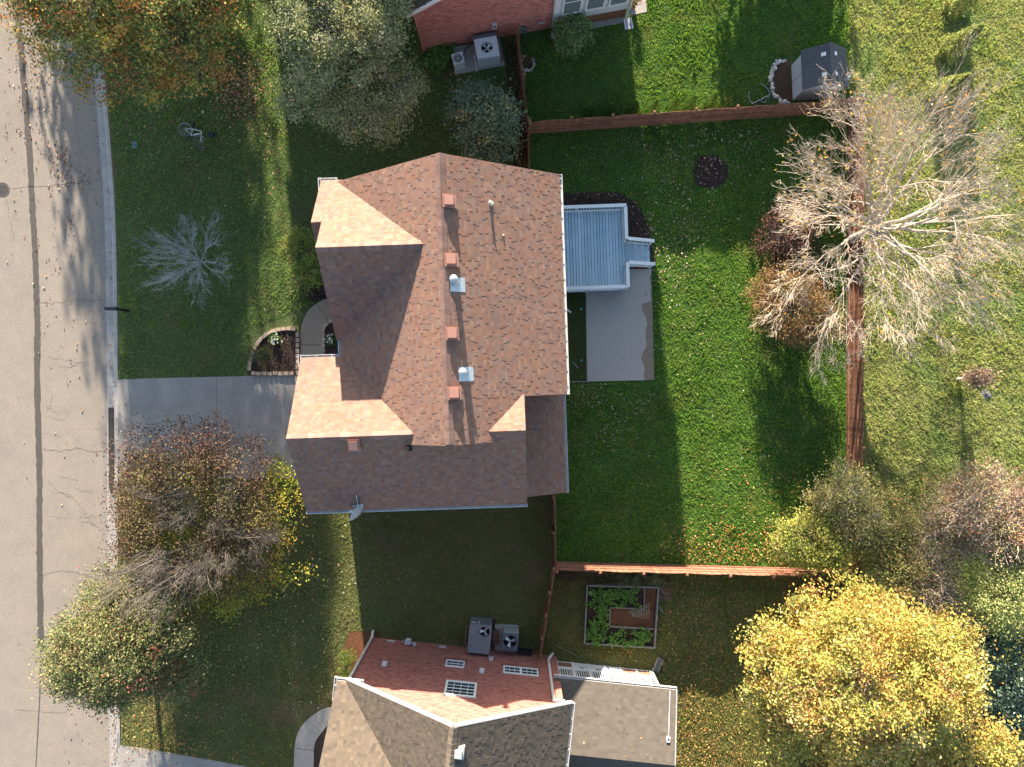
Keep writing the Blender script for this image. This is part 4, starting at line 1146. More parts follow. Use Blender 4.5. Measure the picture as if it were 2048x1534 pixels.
splash = thing('splash_trough', P(1312, 1330), 'long grey timber trough standing by the white porch corner', 'trough')
a, b = P(1310, 1342, .1), P(1321, 1316, .1)
dd = (b - a).normalized(); nn = Vector((-dd.y, dd.x, 0))
MB().bar(a, b, .2, .05).build('base', mat('dark_trough', (.12, .115, .11), rough=.8), splash)
for s in (-1, 1): MB().bar(a + nn * s * .13 + Vector((0, 0, .04)), b + nn * s * .13 + Vector((0, 0, .04)), .035, .14).build('side_board', M_woodgrey, splash)

# ================================================================= brick house to the north
th = thing('house', NN(-3, 5, 0), 'brick house with white sunroom windows and plank doors underneath, at the upper edge', 'house')
topf = lambda u: 4.15 + .6 * min(u + 6.3, 0.2 - u)
mb = MB()
mb.fbox(NN, -6.28, .0, .02, 9, 0, 4.15)
mb.hexa([NN(-6.28, .02, 4.15), NN(0, .02, 4.15), NN(0, 9, 4.15), NN(-6.28, 9, 4.15)], [NN(-3.2, .02, 5.9), NN(-3.0, .02, 5.9), NN(-3.0, 9, 5.9), NN(-3.2, 9, 5.9)])
tw = mb.build('wall', M_mortar, th)
bricks(tw, NN, -6.3, .02, topf, .02, m=mat('bright_red_brick', (.5, .205, .165), (.37, .145, .12), 18, rough=.9, tint=True, bump=.2, bscale=90, bdist=.004), seed=8, out=-1)
slope(th, 'roof', NN, (-6.6, -.3, 4.1), (-6.6, 9, 4.1), (-3.1, -.3, 6.2), (-3.1, 9, 6.2), M_shingle_tan, M_deckboard_tan, seed=41)
slope(th, 'roof', NN, (.35, -.3, 4.1), (.35, 9, 4.1), (-3.1, -.3, 6.2), (-3.1, 9, 6.2), M_shingle_tan, M_deckboard_tan, seed=42)
MB().bar(NN(-6.6, -.3, 4.0), NN(-3.1, -.3, 6.1), .05, .2).bar(NN(-3.1, -.3, 6.1), NN(.35, -.3, 4.0), .05, .2).build('bargeboard', M_white, th)
mb = MB().fbox(NN, -6, 4.4, 9, 17, 0, 7.2)  # unseen rear block, ridge raised so its shade reaches down the back lawn
for u in (-6, 4.4): mb.poly([NN(u, 9, 7.2), NN(u, 17, 7.2), NN(u, 13, 10.5)])
mb.build('wall', M_brick, th)
slope(th, 'roof', NN, (-6.3, 8.6, 7.2), (4.6, 8.6, 7.2), (-6.3, 13, 10.7), (4.6, 13, 10.7), M_shingle_tan, M_deckboard_tan, seed=43, expo=.3, wid=(.4, .6))
slope(th, 'roof', NN, (-6.3, 17.4, 7.2), (4.6, 17.4, 7.2), (-6.3, 13, 10.7), (4.6, 13, 10.7), M_shingle_tan, M_deckboard_tan, seed=44, expo=.3, wid=(.4, .6))
MB().fbox(NN, -12.2, -6.05, 9.2, 15, 0, 5.3).build('wall', M_brick, th)  # unseen west wing, extent and ridge set to shade the ground south of it
slope(th, 'roof', NN, (-12.5, 8.9, 5.2), (-6.02, 8.9, 5.2), (-12.5, 12.1, 7.9), (-6.02, 12.1, 7.9), M_shingle_tan, M_deckboard_tan, seed=45, expo=.3, wid=(.4, .6))
slope(th, 'roof', NN, (-12.5, 15.3, 5.2), (-6.02, 15.3, 5.2), (-12.5, 12.1, 7.9), (-6.02, 12.1, 7.9), M_shingle_tan, M_deckboard_tan, seed=46, expo=.3, wid=(.4, .6))
# sunroom
SV, SU0, SU1 = -.14, .08, 3.62
mb = MB().fbox(NN, SU0, SU1, SV + .06, 5, .85, 3.4)
mb.build('sunroom', M_white, th)
mb = MB().fbox(NN, SU0, SU1, SV, SV + .06, .8, 1.45).fbox(NN, SU0, SU1, SV, SV + .06, 2.95, 3.4)
mb.build('panel', mat('sunroom_cladding', (.52, .55, .57), (.46, .49, .51), 5, rough=.5), th)
for k in range(3):
    a = SU0 + .32 + k * 1.1
    window(th, frame(NN(0, SV)[:2], NN.ang + 0), (a, a + .92, 1.5, 2.92), 1, 2, 0, .08, M_glassblind) if False else None
def windowS(h, u0, u1, z0, z1, v):
    mb = MB(); f = .075
    for (a, b, c, d) in ((u0, u1, z0, z0 + f), (u0, u1, z1 - f, z1)): mb.fbox(NN, a, b, v - .045, v + .05, c, d)
    for (a, b) in ((u0, u0 + f), (u1 - f, u1)): mb.fbox(NN, a, b, v - .043, v + .05, z0 + f, z1 - f)
    mb.fbox(NN, u0 + f, u1 - f, v - .03, v + .05, (z0 + z1) / 2 + .2, (z0 + z1) / 2 + .25)
    w = mb.build('window', M_white, h)
    MB().fbox(NN, u0 + f, u1 - f, v - .012, v + .05, z0 + f, z1 - f).build('pane', M_glassblind, w)
for k in range(3): windowS(th, SU0 + .3 + k * 1.1, SU0 + 1.22 + k * 1.1, 1.4, 3.0, SV - .01)
MB().fbox(NN, SU0 - .1, SU1 + .25, SV - .3, 5, 3.4, 3.55).build('roof', M_deckboard_tan, th)
MB().fbox(NN, SU0, SU1 - .02, SV + .25, SV + .3, 0, .82).build('skirt', M_dark, th)
M_plank = mat('oak_plank', (.21, .1, .055), (.15, .07, .04), 9, rough=.75, rand=.15, fine=(30, .25))
for k, (a, b) in enumerate(((1.35, 1.95), (2.0, 2.68), (2.74, 3.5))):
    dr = MB().fbox(NN, a, b, SV + .04, SV + .06, .08, .78).build('crawl_door', M_dark, th)
    n = 5; pm = meshof(MB().box((0, 0), b - a - .01, .03, 0, .13), M_plank, 'plank')
    for j in range(n): piece('plank', pm, dr, NN((a + b) / 2, SV + .02, .085 + j * .138), NN.ang)
    MB().fbox(NN, b - .02, b + .05, SV - .02, SV + .05, .05, .8).build('post', M_plank, th)
MB().fbox(NN, 1.2, 3.55, SV - .25, SV + .1, -.02, .04).build('footing', M_conc, th)
downspout(th, [NN(.05, -.05, .15), NN(.05, -.05, 3.3)], .09)
downspout(th, [NN(3.66, SV - .12, 3.3), NN(3.66, SV - .12, 1.0), NN(3.6, SV - .08, .75), NN(3.6, SV - .12, .18)], .09)
u = -1.27
plt = MB().fbox(NN, -.64, -.32, -.0 - .02, .02, .62, .72).build('vent_plate', M_lgrey, th)
sb = thing('splash_block', NN(3.72, SV - .35, 0), 'pale concrete splash block below the sunroom downspout', 'splash block')
MB().fbox(NN, 3.52, 3.86, SV - .62, SV - .1, 0, .05).build('base', mat('splash_grey', (.3, .33, .36), rough=.8), sb)
for a in (3.5, 3.84): MB().fbox(NN, a, a + .05, SV - .63, SV - .1, 0, .12).build('side', M_white, sb)
tp = thing('terrace', NN(4.4, 1.5, 0), None, None, kind='structure')
slab(tp, [(1252, -90), (1288, -90), (1293.5, 24), (1259, 32)], -.05, .03, M_aggr, 'slab', 0)
pot = thing('flower_pot', P(1265, 12, 0), 'terracotta pot of pink and white flowers beside the white sunroom', 'flower pot')
pc = P(1263.5, 13)
MB().tube([(pc.x, pc.y, .03), (pc.x, pc.y, .3), (pc.x, pc.y, .34), (pc.x, pc.y, .34)], [.14, .19, .2, .16], 14).build('pot', mat('terracotta', (.28, .12, .065), (.22, .09, .05), 8, rough=.85), pot)

pad = thing('equipment_pad', P(955, 115), 'speckled concrete pad under the cream air conditioner at the upper brick house', 'concrete pad')
slab(pad, [(902, 96), (1000, 79), (1009.6, 131), (910, 150)], -.05, .07, M_aggr, 'slab', 0)
ac3 = thing('air_conditioner', P(972, 98, 0), 'large cream packaged air conditioner with round fan in the middle of its top', 'air conditioner')
pk = [(947.5, 79), (992.6, 71), (999.6, 110), (955.6, 117.5)]
fc = P(973.5, 94, 1.0)
cas, hi, lo = cabinet(ac3, pk, .08, 1.0, fc, .27, M_aclight)
fan(ac3, fc, .25, .86, M_blade, 2.4, 4)
so_ = Vector((-.18, -1, 0))
louvers(ac3, P(957, 117.3, 1.0), P(998, 110.2, 1.0), .55, .95, 14, M_aclight, so_)
MB().hexa([P(946, 76, .35), P(991, 68, .35), P(990, 62, .35), P(945, 70, .35)], [P(946.5, 79.3, .98), P(992, 71.2, .98), P(990.5, 63.5, .95), P(945, 72, .95)]).build('duct_hood', M_acblue, ac3)
MB().tube([P(996, 68, .9), P(1001, 95, .9), P(1006, 122, .2)], .02, 6).build('conduit', M_woodtop, ac3)
MB().tube([P(955, 111, .45), P(948, 112, .45), P(952, 128, .45), P(954, 143, .1)], .02, 6).build('drain_pipe', M_white, ac3)
ac4 = thing('air_conditioner', P(916, 118, 0), 'small pale condenser with rounded grille beside the leafy green plant', 'air conditioner')
pk = [(902.5, 108.5), (924.5, 102.3), (929.5, 124), (908, 130)]
fc = P(916, 116, .72)
cas, hi, lo = cabinet(ac4, pk, .08, .72, fc, .215, M_aclight)
mb = MB()
for r in (.06, .1, .14, .18): mb.ring(fc, r, .012, .715, .725, 20)
for k in range(10): mb.bar(fc + Vector((math.cos(k * .628) * .03, math.sin(k * .628) * .03, 0)), fc + Vector((math.cos(k * .628) * .21, math.sin(k * .628) * .21, 0)), .01)
mb.cyl(fc, .045, .7, .735, 10)
mb.build('grille', M_lgrey, ac4)
MB().tube([P(927, 112, .35), P(931, 98, .4), P(937, 92, .4), P(946, 88, .4)], .025, 7).build('refrigerant_pipe', M_black, ac4)
un = -(1102 - 990) / 41.3 / .983
u = un
eb = MB().fbox(NN, u - .1, u + .1, -.12, .02, 1.15, 1.5).build('meter_box', M_lgrey, th); MB().fbox(NN, u - .045, u + .045, -.14, -.12, 1.32, 1.47).build('cover', M_black, eb)
hose = thing('garden_hose', NN(-1.42, -.1, 0), 'green garden hose coiled on the brick wall by the fence end', 'hose')
mb = MB()
for k in range(6): mb.torus(NN(-1.42, -.07 - k * .02, .62 - (k % 3) * .02), .2 + (k % 3) * .03, .014, NN.n, 26, 5, .55)
mb.tube([NN(-1.3, -.1, .45), NN(-1.28, -.2, .15), NN(-1.3, -.5, .03), NN(-1.42, -.95, .02)], .014, 6)
mb.build('coil', mat('hose_green', (.075, .13, .12), (.11, .17, .16), 20, rough=.5), hose)
MB().fbox(NN, -1.5, -1.34, -.12, 0, .6, .75).build('bracket', M_black, hose)
# ================================================================= shed and its stone bed
SH = frame(P(1583.5, 203)[:2], R(2.5))
shed = thing('shed', SH(.95, .9, 0), 'grey plastic garden shed with dark ridged roof and four skylights', 'shed')
M_shedwall = mat('shed_wall', (.52, .57, .63), (.47, .52, .58), 3, rough=.6)
M_shedroof = mat('shed_roof', (.085, .092, .105), (.07, .076, .088), 5, rough=.55, rand=.06)
W, D = 1.98, 1.78
mb = MB().fbox(SH, .05, W - .05, .05, D - .05, 0, 1.5)
mb.hexa([SH(.05, .05, 1.5), SH(W - .05, .05, 1.5), SH(W - .05, D - .05, 1.5), SH(.05, D - .05, 1.5)], [SH(W * .5 - .02, .05, 2.12), SH(W * .5 + .02, .05, 2.12), SH(W * .5 + .02, D - .05, 2.12), SH(W * .5 - .02, D - .05, 2.12)])
sw = mb.build('wall', M_shedwall, shed)
MB().fbox(SH, .042, .05, .88, .9, .05, 1.5).build('seam', M_dark, sw)
for s in (0, 1):
    for j in range(2):
        v0, v1 = -.03 + j * (D + .06) / 2 + .006, -.03 + (j + 1) * (D + .06) / 2 - .006
        ue, ur = (-.06, W / 2 - .02) if s == 0 else (W + .06, W / 2 + .02)
        q = [SH(ue, v0, 1.47), SH(ur, v0, 2.18), SH(ur, v1, 2.18), SH(ue, v1, 1.47)]
        if s: q = q[::-1]
        rp_ = MB().hexa([p - Vector((0, 0, .05)) for p in q][::1], q) if True else None
        ro = rp_.build('roof', M_shedroof, shed)
        mb = MB()
        for k in range(1, 9):
            t = k / 9; a = q[0].lerp(q[1], t); b = q[3].lerp(q[2], t)
            mb.bar(a + Vector((0, 0, .006)), b + Vector((0, 0, .006)), .012, .012)
        for k in range(1, 4):
            t = k / 4; mb.bar(q[0].lerp(q[3], t) + Vector((0, 0, .004)), q[1].lerp(q[2], t) + Vector((0, 0, .004)), .012, .012)
        mb.build('rib', M_shedroof, ro)
        c0, c1 = (.68, .84); d0, d1 = .4, .58
        if s: d0, d1 = .42, .6
        def bl(t, w): return q[0].lerp(q[1], t).lerp(q[3].lerp(q[2], t), w) + Vector((0, 0, .012))
        if s: f4 = [bl(.32 - .16, d0), bl(.32, d0), bl(.32, d1), bl(.16, d1)]; f4 = [q[1].lerp(q[0], t).lerp(q[2].lerp(q[3], t), w) + Vector((0, 0, .012)) for t, w in ((.2, .4), (.34, .4), (.34, .58), (.2, .58))]
        else: f4 = [bl(c0, d0), bl(c1, d0), bl(c1, d1), bl(c0, d1)]
        if (f4[1] - f4[0]).cross(f4[2] - f4[0]).z < 0: f4 = f4[::-1]
        MB().hexa([p - Vector((0, 0, .02)) for p in f4], [p + Vector((0, 0, .02)) for p in f4]).build('skylight', mat('skylight_plastic', (.72, .74, .76), rough=.3), ro)
MB().bar(SH(W / 2, -.035, 2.185), SH(W / 2, D + .035, 2.185), .07, .03).build('ridge_strip', M_shedroof, shed)

def stones(parent, path_, n, size, m, seed, name='stone', zj=.1, spread=.05):
    r_ = random.Random(seed); L = [0]; w = [P(*p) for p in path_]
    mes = [meshof(MB().blob((0, 0, .25), .5, .4, .42, 10 + k, 5, 8, .22, 0), m, 'stone') for k in range(4)]
    for a, b in zip(w, w[1:]): L.append(L[-1] + (b - a).length)
    for k in range(n):
        s = (k + .5) * L[-1] / n; i = max(j for j in range(len(L) - 1) if L[j] <= s)
        p = w[i].lerp(w[i + 1], (s - L[i]) / (L[i + 1] - L[i] + 1e-9)); q = size * r_.uniform(.75, 1.3)
        piece(name, mes[k % 4], parent, (p.x + r_.uniform(-spread, spread), p.y + r_.uniform(-spread, spread), 0), r_.uniform(0, 6), (q, q * r_.uniform(.75, 1.1), q * r_.uniform(.6, .9)))
sbed = thing('rock_bed', P(1560, 165), 'brown mulch bed ringed by white stones beside the grey shed', 'rock bed')
arc3 = smoothpx([(1572, 121), (1556, 126), (1546, 140), (1541, 160), (1546, 182), (1556, 198), (1572, 207)], 6)
sheet('mulch', arc3 + [(1584, 204), (1580, 122)], .012, mat('leafy_mulch', (.12, .075, .045), (.05, .03, .02), 20, rough=.95, bump=1, bscale=30, bdist=.06, fine=(40, .5)), sbed)
stones(sbed, arc3, 21, .2, M_whitestone, 3)
stones(sbed, [(1552, 122), (1546, 135), (1543, 150)], 5, .16, M_whitestone, 5, spread=.09)
stones(sbed, [(1556, 203), (1576, 208)], 5, .22, M_whitestone, 6, spread=.07)
rbed = thing('stone_ring', P(1055, 126), 'small ring of white stones around dry plants by the fence end', 'stone ring')
ringp = [(1055 + 13 * math.cos(t), 127 + 14.5 * math.sin(t)) for t in np.linspace(-.9, 4.6, 26)]
sheet('mulch', [(1055 + 12 * math.cos(t), 126 + 13 * math.sin(t)) for t in np.linspace(0, 6.28, 20, endpoint=False)], .012, M_dirt, rbed)
stones(rbed, ringp, 15, .17, M_whitestone, 9, spread=.02)
o = MB().blob(P(1692, 152, .0), .22, .3, .12, 4, 5, 9, .25, .0).build('rock', M_whitestone, org=P(1692, 152)); tag(o, 'flat pale rock lying against the right side of the grey shed', 'rock')
# hammock stand on the upper lawn
hs = thing('hammock_stand', P(1520, 192), 'blue grey curved metal hammock stand lying near the white stones', 'hammock stand')
M_steel = mat('blue_grey_tube', (.22, .26, .29), rough=.45, metal=.3)
def arc3d(pts, z): return [P(x, y, z) for x, y in smoothpx(pts, 6)]
MB().tube(arc3d([(1499, 182), (1497, 190), (1499, 200), (1504, 208)], .05), .028, 7).build('leg', M_steel, hs)
MB().tube(arc3d([(1504, 208), (1516, 202), (1528, 196), (1538, 191)], .05), .028, 7).build('crossbar', M_steel, hs)
MB().tube(arc3d([(1521, 168), (1530, 173), (1537, 181), (1539, 189), (1535, 197)], .05), .028, 7).build('leg', M_steel, hs)
MB().tube(arc3d([(1521, 199), (1526, 205), (1532, 204), (1530, 198)], .05), .024, 7).build('foot', M_steel, hs)
bn = thing('bench', P(1713, 208, 0), 'small white table standing outside the fence corner below the shed', 'table')
MB().hexa([P(1712, 198, .7), P(1719, 198, .7), P(1719, 215, .7), P(1712, 215, .7)][::-1], [P(1712, 198, .74), P(1719, 198, .74), P(1719, 215, .74), P(1712, 215, .74)][::-1]).build('top', M_white, bn)
for x, y in ((1709, 199), (1715, 199), (1709, 214), (1715, 214)): MB().box(P(x, y), .05, .05, 0, .69).build('leg', M_white, bn)
MB().bar(P(1696, 197, .3), P(1712, 198, .55), .12, .03).build('brace', M_woodgrey, bn)
o = MB().blob(P(1714, 233), .14, .35, .14, 6, 5, 9, .3, 0).build('rock', M_whitestone, org=P(1714, 233)); tag(o, 'pale rock outside the fence just below the small white table', 'rock')

# statue-like white rag by the sunroom downspout
o = MB().blob(P(1109, 66, .2), .16, .24, .3, 7, 7, 10, .35, 0).build('white_bag', mat('white_sheet', (.6, .62, .66), (.5, .52, .56), 8, rough=.8), org=P(1109, 66)); tag(o, 'crumpled white cloth by the downspout beside the round shrub', 'cloth')

# ================================================================= vegetable bed
vb = thing('raised_bed', P(1242, 1235), 'raised vegetable bed of weathered boards with leafy greens', 'raised bed')
def board(parent, a, b, z0, z1, w=.05, m=M_woodgrey, name='board'):
    a, b = P(*a), P(*b); d = (b - a).normalized(); n = Vector((-d.y, d.x, 0)) * w / 2
    return MB().hexa([a - n + Vector((0, 0, z0)), b - n + Vector((0, 0, z0)), b + n + Vector((0, 0, z0)), a + n + Vector((0, 0, z0))],
                     [a - n + Vector((0, 0, z1)), b - n + Vector((0, 0, z1)), b + n + Vector((0, 0, z1)), a + n + Vector((0, 0, z1))]).build(name, m, parent)
sheet('soil', [(1174, 1169), (1313, 1172), (1306, 1290), (1170, 1281)], .12, M_dirt, vb)
for a, b in (((1174, 1168.5), (1316, 1172)), ((1315, 1172), (1307, 1292)), ((1173.5, 1168), (1168, 1283)), ((1168, 1283), (1307, 1292))): board(vb, a, b, 0, .3, .06)
for a, b in (((1219, 1212), (1287, 1215)), ((1219, 1212), (1218, 1249)), ((1218, 1250), (1304, 1255)), ((1287.5, 1173), (1286.5, 1215))): board(vb, a, b, .05, .27, .04)
sheet('mulch', [(1220, 1213), (1306, 1216), (1303, 1253), (1219, 1249)], .15, M_redmulch, vb)
sheet('mulch', [(1288, 1174), (1312, 1174), (1309, 1214), (1287, 1214)], .15, M_redmulch, vb)
pv = thing('paver_patch', P(1329, 1187), 'little patch of reddish pavers at the corner of the vegetable bed', 'pavers')
pme_ = meshof(MB().box((0, 0), .19, .19, 0, .03), mat('red_paver', (.17, .095, .08), (.13, .07, .06), 12, rough=.9, rand=.2), 'paver')
for i in range(3):
    for j in range(3): piece('paver', pme_, pv, P(1321 + i * 8.4, 1178 + j * 8.6), .05)
bm = MB()
tr = thing('trellis', P(1285, 1232), 'fallen wire trellis with dry stalks lying in the vegetable bed', 'trellis')
for k in range(7): bm.tube([P(1258 + k * 1.2, 1224 + k * 1.4, .22), P(1300 - k * .3, 1207 + k * 5, .42)], .008, 4)
for k in range(5): bm.tube([P(1278 + k * 5, 1214 - k * 1.2, .34), P(1278 + k * 5, 1229 + k * 1.2, .34)], .007, 4)
bm.build('wire', mat('dry_stalk', (.2, .21, .13), (.3, .3, .26), 9, rough=.7), tr)
o = MB().bar(P(1319, 1212, .05), P(1325, 1225, .05), .06, .03).build('stake', M_woodgrey, org=P(1322, 1218)); tag(o, 'short pale wooden stake lying right of the vegetable bed', 'stake')
o = MB().tube([P(1107, 1287, .03), P(1130, 1300, .04), P(1158, 1315, .03)], .014, 6).build('stick', M_woodgrey, org=P(1130, 1300)); tag(o, 'long thin pale stick on the grass near the stepped fence', 'stick')
o = MB().box(P(1180, 1184), .1, .16, .12, .3, .4).build('plant_label', M_white, org=P(1180, 1184, .12)); tag(o, 'small white plant label in the corner of the vegetable bed', 'plant label')

# ================================================================= mailbox, bicycle, helmet, utility lid
mbx = thing('mailbox', P(256, 622), 'black mailbox on a post with a cross arm at the kerb', 'mailbox')
c = P(256, 622)
MB().box(c, .1, .1, 0, 1.28).build('post', M_black, mbx)
MB().bar((c.x + .22, c.y, 1.05), (c.x - .4, c.y, 1.05), .07, .08).build('arm', M_black, mbx)
MB().bar((c.x + .0, c.y, .55), (c.x - .4, c.y, 1.0), .05).build('brace', M_black, mbx)
mb = MB()
prof = [(-.085, 0), (.085, 0), (.085, .12), (.06, .175), (0, .2), (-.06, .175), (-.085, .12)]
a = [Vector((c.x + .12, c.y + y, 1.09 + z)) for y, z in prof]; b = [Vector((c.x - .42, c.y + y, 1.09 + z)) for y, z in prof]
for i in range(7): mb.quad(a[i], a[(i + 1) % 7], b[(i + 1) % 7], b[i])
mb.poly(a[::-1]); mb.poly(b); mb.build('box', mat('mailbox_black', (.018, .022, .028), (.03, .036, .045), 6, rough=.35), mbx)
MB().box((c.x - .43, c.y), .012, .16, 1.1, 1.26).build('door', M_black, mbx)

bk = thing('bicycle', P(385, 265, 0), 'pale framed bicycle lying on its side in the front lawn', 'bicycle')
M_frame = mat('bike_frame', (.62, .68, .72), rough=.3)
def wheel(c, r, nrm, sx=1.0):
    w = MB().torus(c, r, .028, nrm, 30, 7).build('wheel', mat('tyre_grey', (.085, .088, .1), rough=.7), bk)
    MB().torus(c, r * .9, .011, nrm, 30, 5).build('rim', M_galv, w)
    nz = Vector(nrm).normalized(); x = nz.orthogonal().normalized(); y = nz.cross(x); mb = MB()
    for k in range(14): mb.bar(c, c + (x * math.cos(k * .449) + y * math.sin(k * .449)) * r * .9, .004)
    mb.build('spoke', M_galv, w)
    MB().tube([c - nz * .05, c + nz * .05], .025, 8).build('hub', M_black, w)
def B(zx, zy, z=.16): return P(340 + zx / 17.04, 230 + zy / 17.04, z)
wheel(B(520, 490, .13), .325, (.1, -.15, 1))
wheel(B(1055, 915, .17), .325, (.74, .08, .65))
mb = MB()
rear = B(515, 475, .17); bb_ = B(725, 690, .2); seatt = B(780, 475, .19); head = B(1085, 560, .2); head2 = B(1070, 640, .22)
mb.tube([rear, seatt], .014, 7).tube([rear, bb_], .016, 7).tube([seatt, bb_], .02, 8).tube([seatt, head], .02, 8).tube([bb_, head2], .027, 8).tube([head, head2], .026, 8)
mb.build('frame', M_frame, bk)
MB().tube([head2, B(1045, 720, .23), B(1045, 900, .2)], .02, 7).tube([head2, B(1085, 720, .16), B(1075, 900, .12)], .02, 7).build('fork', M_frame, bk)
MB().tube([seatt, B(790, 380, .2)], .014, 7).build('seat_post', M_black, bk)
MB().blob(B(795, 330, .2), .07, .16, .05, 3, 6, 9, .1).build('saddle', M_black, bk)
MB().tube([B(1085, 560, .25), B(1110, 640, .3), B(1130, 700, .2)], .016, 6).tube([B(1110, 640, .3), B(960, 800, .33), B(940, 840, .33)], .014, 6).build('handlebar', M_black, bk)
MB().tube([B(440, 545, .2), B(600, 630, .2), B(720, 740, .2)], .01, 6).torus(bb_ + Vector((0, 0, .04)), .09, .01, (0, 0, 1), 18, 5).build('chain', M_black, bk)
MB().bar(B(640, 760, .22), B(700, 720, .22), .05, .02).build('pedal', M_black, bk)
hl = thing('helmet', B(1420, 670, 0), 'dark bicycle helmet on the grass beside the bicycle', 'helmet')
mb = MB(); hc = B(1425, 680, .0); rows = []
for k in range(7):
    th_ = math.pi / 2 * k / 6; rows.append([Vector((hc.x + .15 * math.cos(th_) * math.cos(a) * 1.15, hc.y + .13 * math.cos(th_) * math.sin(a), .02 + .16 * math.sin(th_))) for a in np.linspace(0, 2 * math.pi, 18, endpoint=False)])
for a, b in zip(rows, rows[1:]):
    for q in range(18): mb.quad(a[q], a[(q + 1) % 18], b[(q + 1) % 18], b[q])
mb.build('shell', mat('helmet_shell', (.02, .035, .06), rough=.25), hl, smooth=True)
for k in (-1, 0, 1): MB().bar((hc.x - .1, hc.y + k * .05, .15), (hc.x + .08, hc.y + k * .05, .165), .02, .03).build('vent', M_black, hl)
ul = thing('utility_lid', P(269, 290), 'blue grey utility box lid set in the front lawn', 'utility lid')
lp = [(264, 284), (274, 284), (275, 297), (264, 297)]
o = slab(ul, lp, -.02, .03, mat('teal_lid', (.13, .21, .23), (.1, .17, .19), 9, rough=.7), 'lid', 0)
MB().bar(P(267, 290, .032), P(272, 290, .032), .03, .012).build('handle', M_black, ul)
# cover plate and rock in the field
o = MB().blob(P(1971, 788), .3, .26, .1, 8, 5, 10, .25, 0).build('rock', mat('grey_rock', (.2, .2, .22), (.14, .14, .16), 12, rough=.9), org=P(1971, 788)); tag(o, 'flat grey rock on the field grass right of the sapling', 'rock')
# ================================================================= vegetation
def leafmesh(name, C, size, cols, m, parent, g, up=.35, aspect=.62, kind=None, org=None, sj=.35):
    """one folded quad per leaf (centres C, colours cols)"""
    n = len(C); nr = g.normal(0, 1, (n, 3)); nr[:, 2] = np.abs(nr[:, 2]) + up * 2; nr /= np.linalg.norm(nr, axis=1)[:, None]
    t = g.normal(0, 1, (n, 3)); t -= nr * (t * nr).sum(1)[:, None]; t /= np.linalg.norm(t, axis=1)[:, None]; b = np.cross(nr, t)
    s = (size * (1 + g.uniform(-sj, sj, n)))[:, None]
    V = np.stack([C - t * s * .5, C + b * s * aspect * .5 + nr * s * .1, C + t * s * .5 - nr * s * .06, C - b * s * aspect * .5 + nr * s * .1], 1).reshape(-1, 3)
    F = np.arange(n * 4).reshape(n, 4)
    o = npmesh(name, V, F, m, cols, parent=parent, org=org)
    if kind: o['kind'] = kind
    return o
def pal(g, n, palette, jit=.16, clump=None, nclump=1):
    c = np.array([p[:3] for p in palette]); w = np.array([p[3] for p in palette], float); w /= w.sum()
    i = g.choice(len(c), n, p=w)
    if clump is not None:
        pc = g.choice(len(c), nclump, p=w); use = g.random(n) < .62; i = np.where(use, pc[clump], i)
    v = np.clip(1 + g.normal(0, jit, n), .5, 1.7)[:, None]
    return c[i] * v * (1 + g.normal(0, .06, (n, 3)))
def polytube(lines, n=4):
    """tubes along many polylines [(pts, radii)] -> V, F"""
    mb = MB()
    for pts, rad in lines: mb.tube(pts, rad, 6 if max(rad) > .05 else (4 if max(rad) > .015 else 3), cap=False)
    return mb
def wig(a, b, r_, amt, n=4):
    a, b = Vector(a), Vector(b); L = (b - a).length; out = [a]
    for k in range(1, n):
        t = k / n; out.append(a.lerp(b, t) + Vector((r_.uniform(-1, 1), r_.uniform(-1, 1), r_.uniform(-.6, 1))) * L * amt)
    out.append(b); return out
def lobed_crown(g, lobes, nclump, nleaf, sig, hollow=.55, zflat=1.0):
    """clump centres inside a union of ellipsoids, leaves gaussian round them"""
    L = np.array(lobes, float); vol = L[:, 3] * L[:, 4] * L[:, 5]; vol = vol ** .8; li = g.choice(len(L), nclump, p=vol / vol.sum())
    d = g.normal(0, 1, (nclump, 3)); d[:, 2] = np.where(g.random(nclump) < .78, np.abs(d[:, 2]), d[:, 2]); d /= np.linalg.norm(d, axis=1)[:, None]
    r = hollow + (1 - hollow) * g.random(nclump) ** .6
    C = L[li, :3] + d * r[:, None] * L[li, 3:6]
    ci = g.integers(0, nclump, nleaf); X = C[ci] + g.normal(0, 1, (nleaf, 3)) * sig * np.array([1, 1, .75]) * g.uniform(.6, 1.5, (nclump, 1))[ci]
    X[:, 2] = np.maximum(X[:, 2], .08)
    return C, X, ci
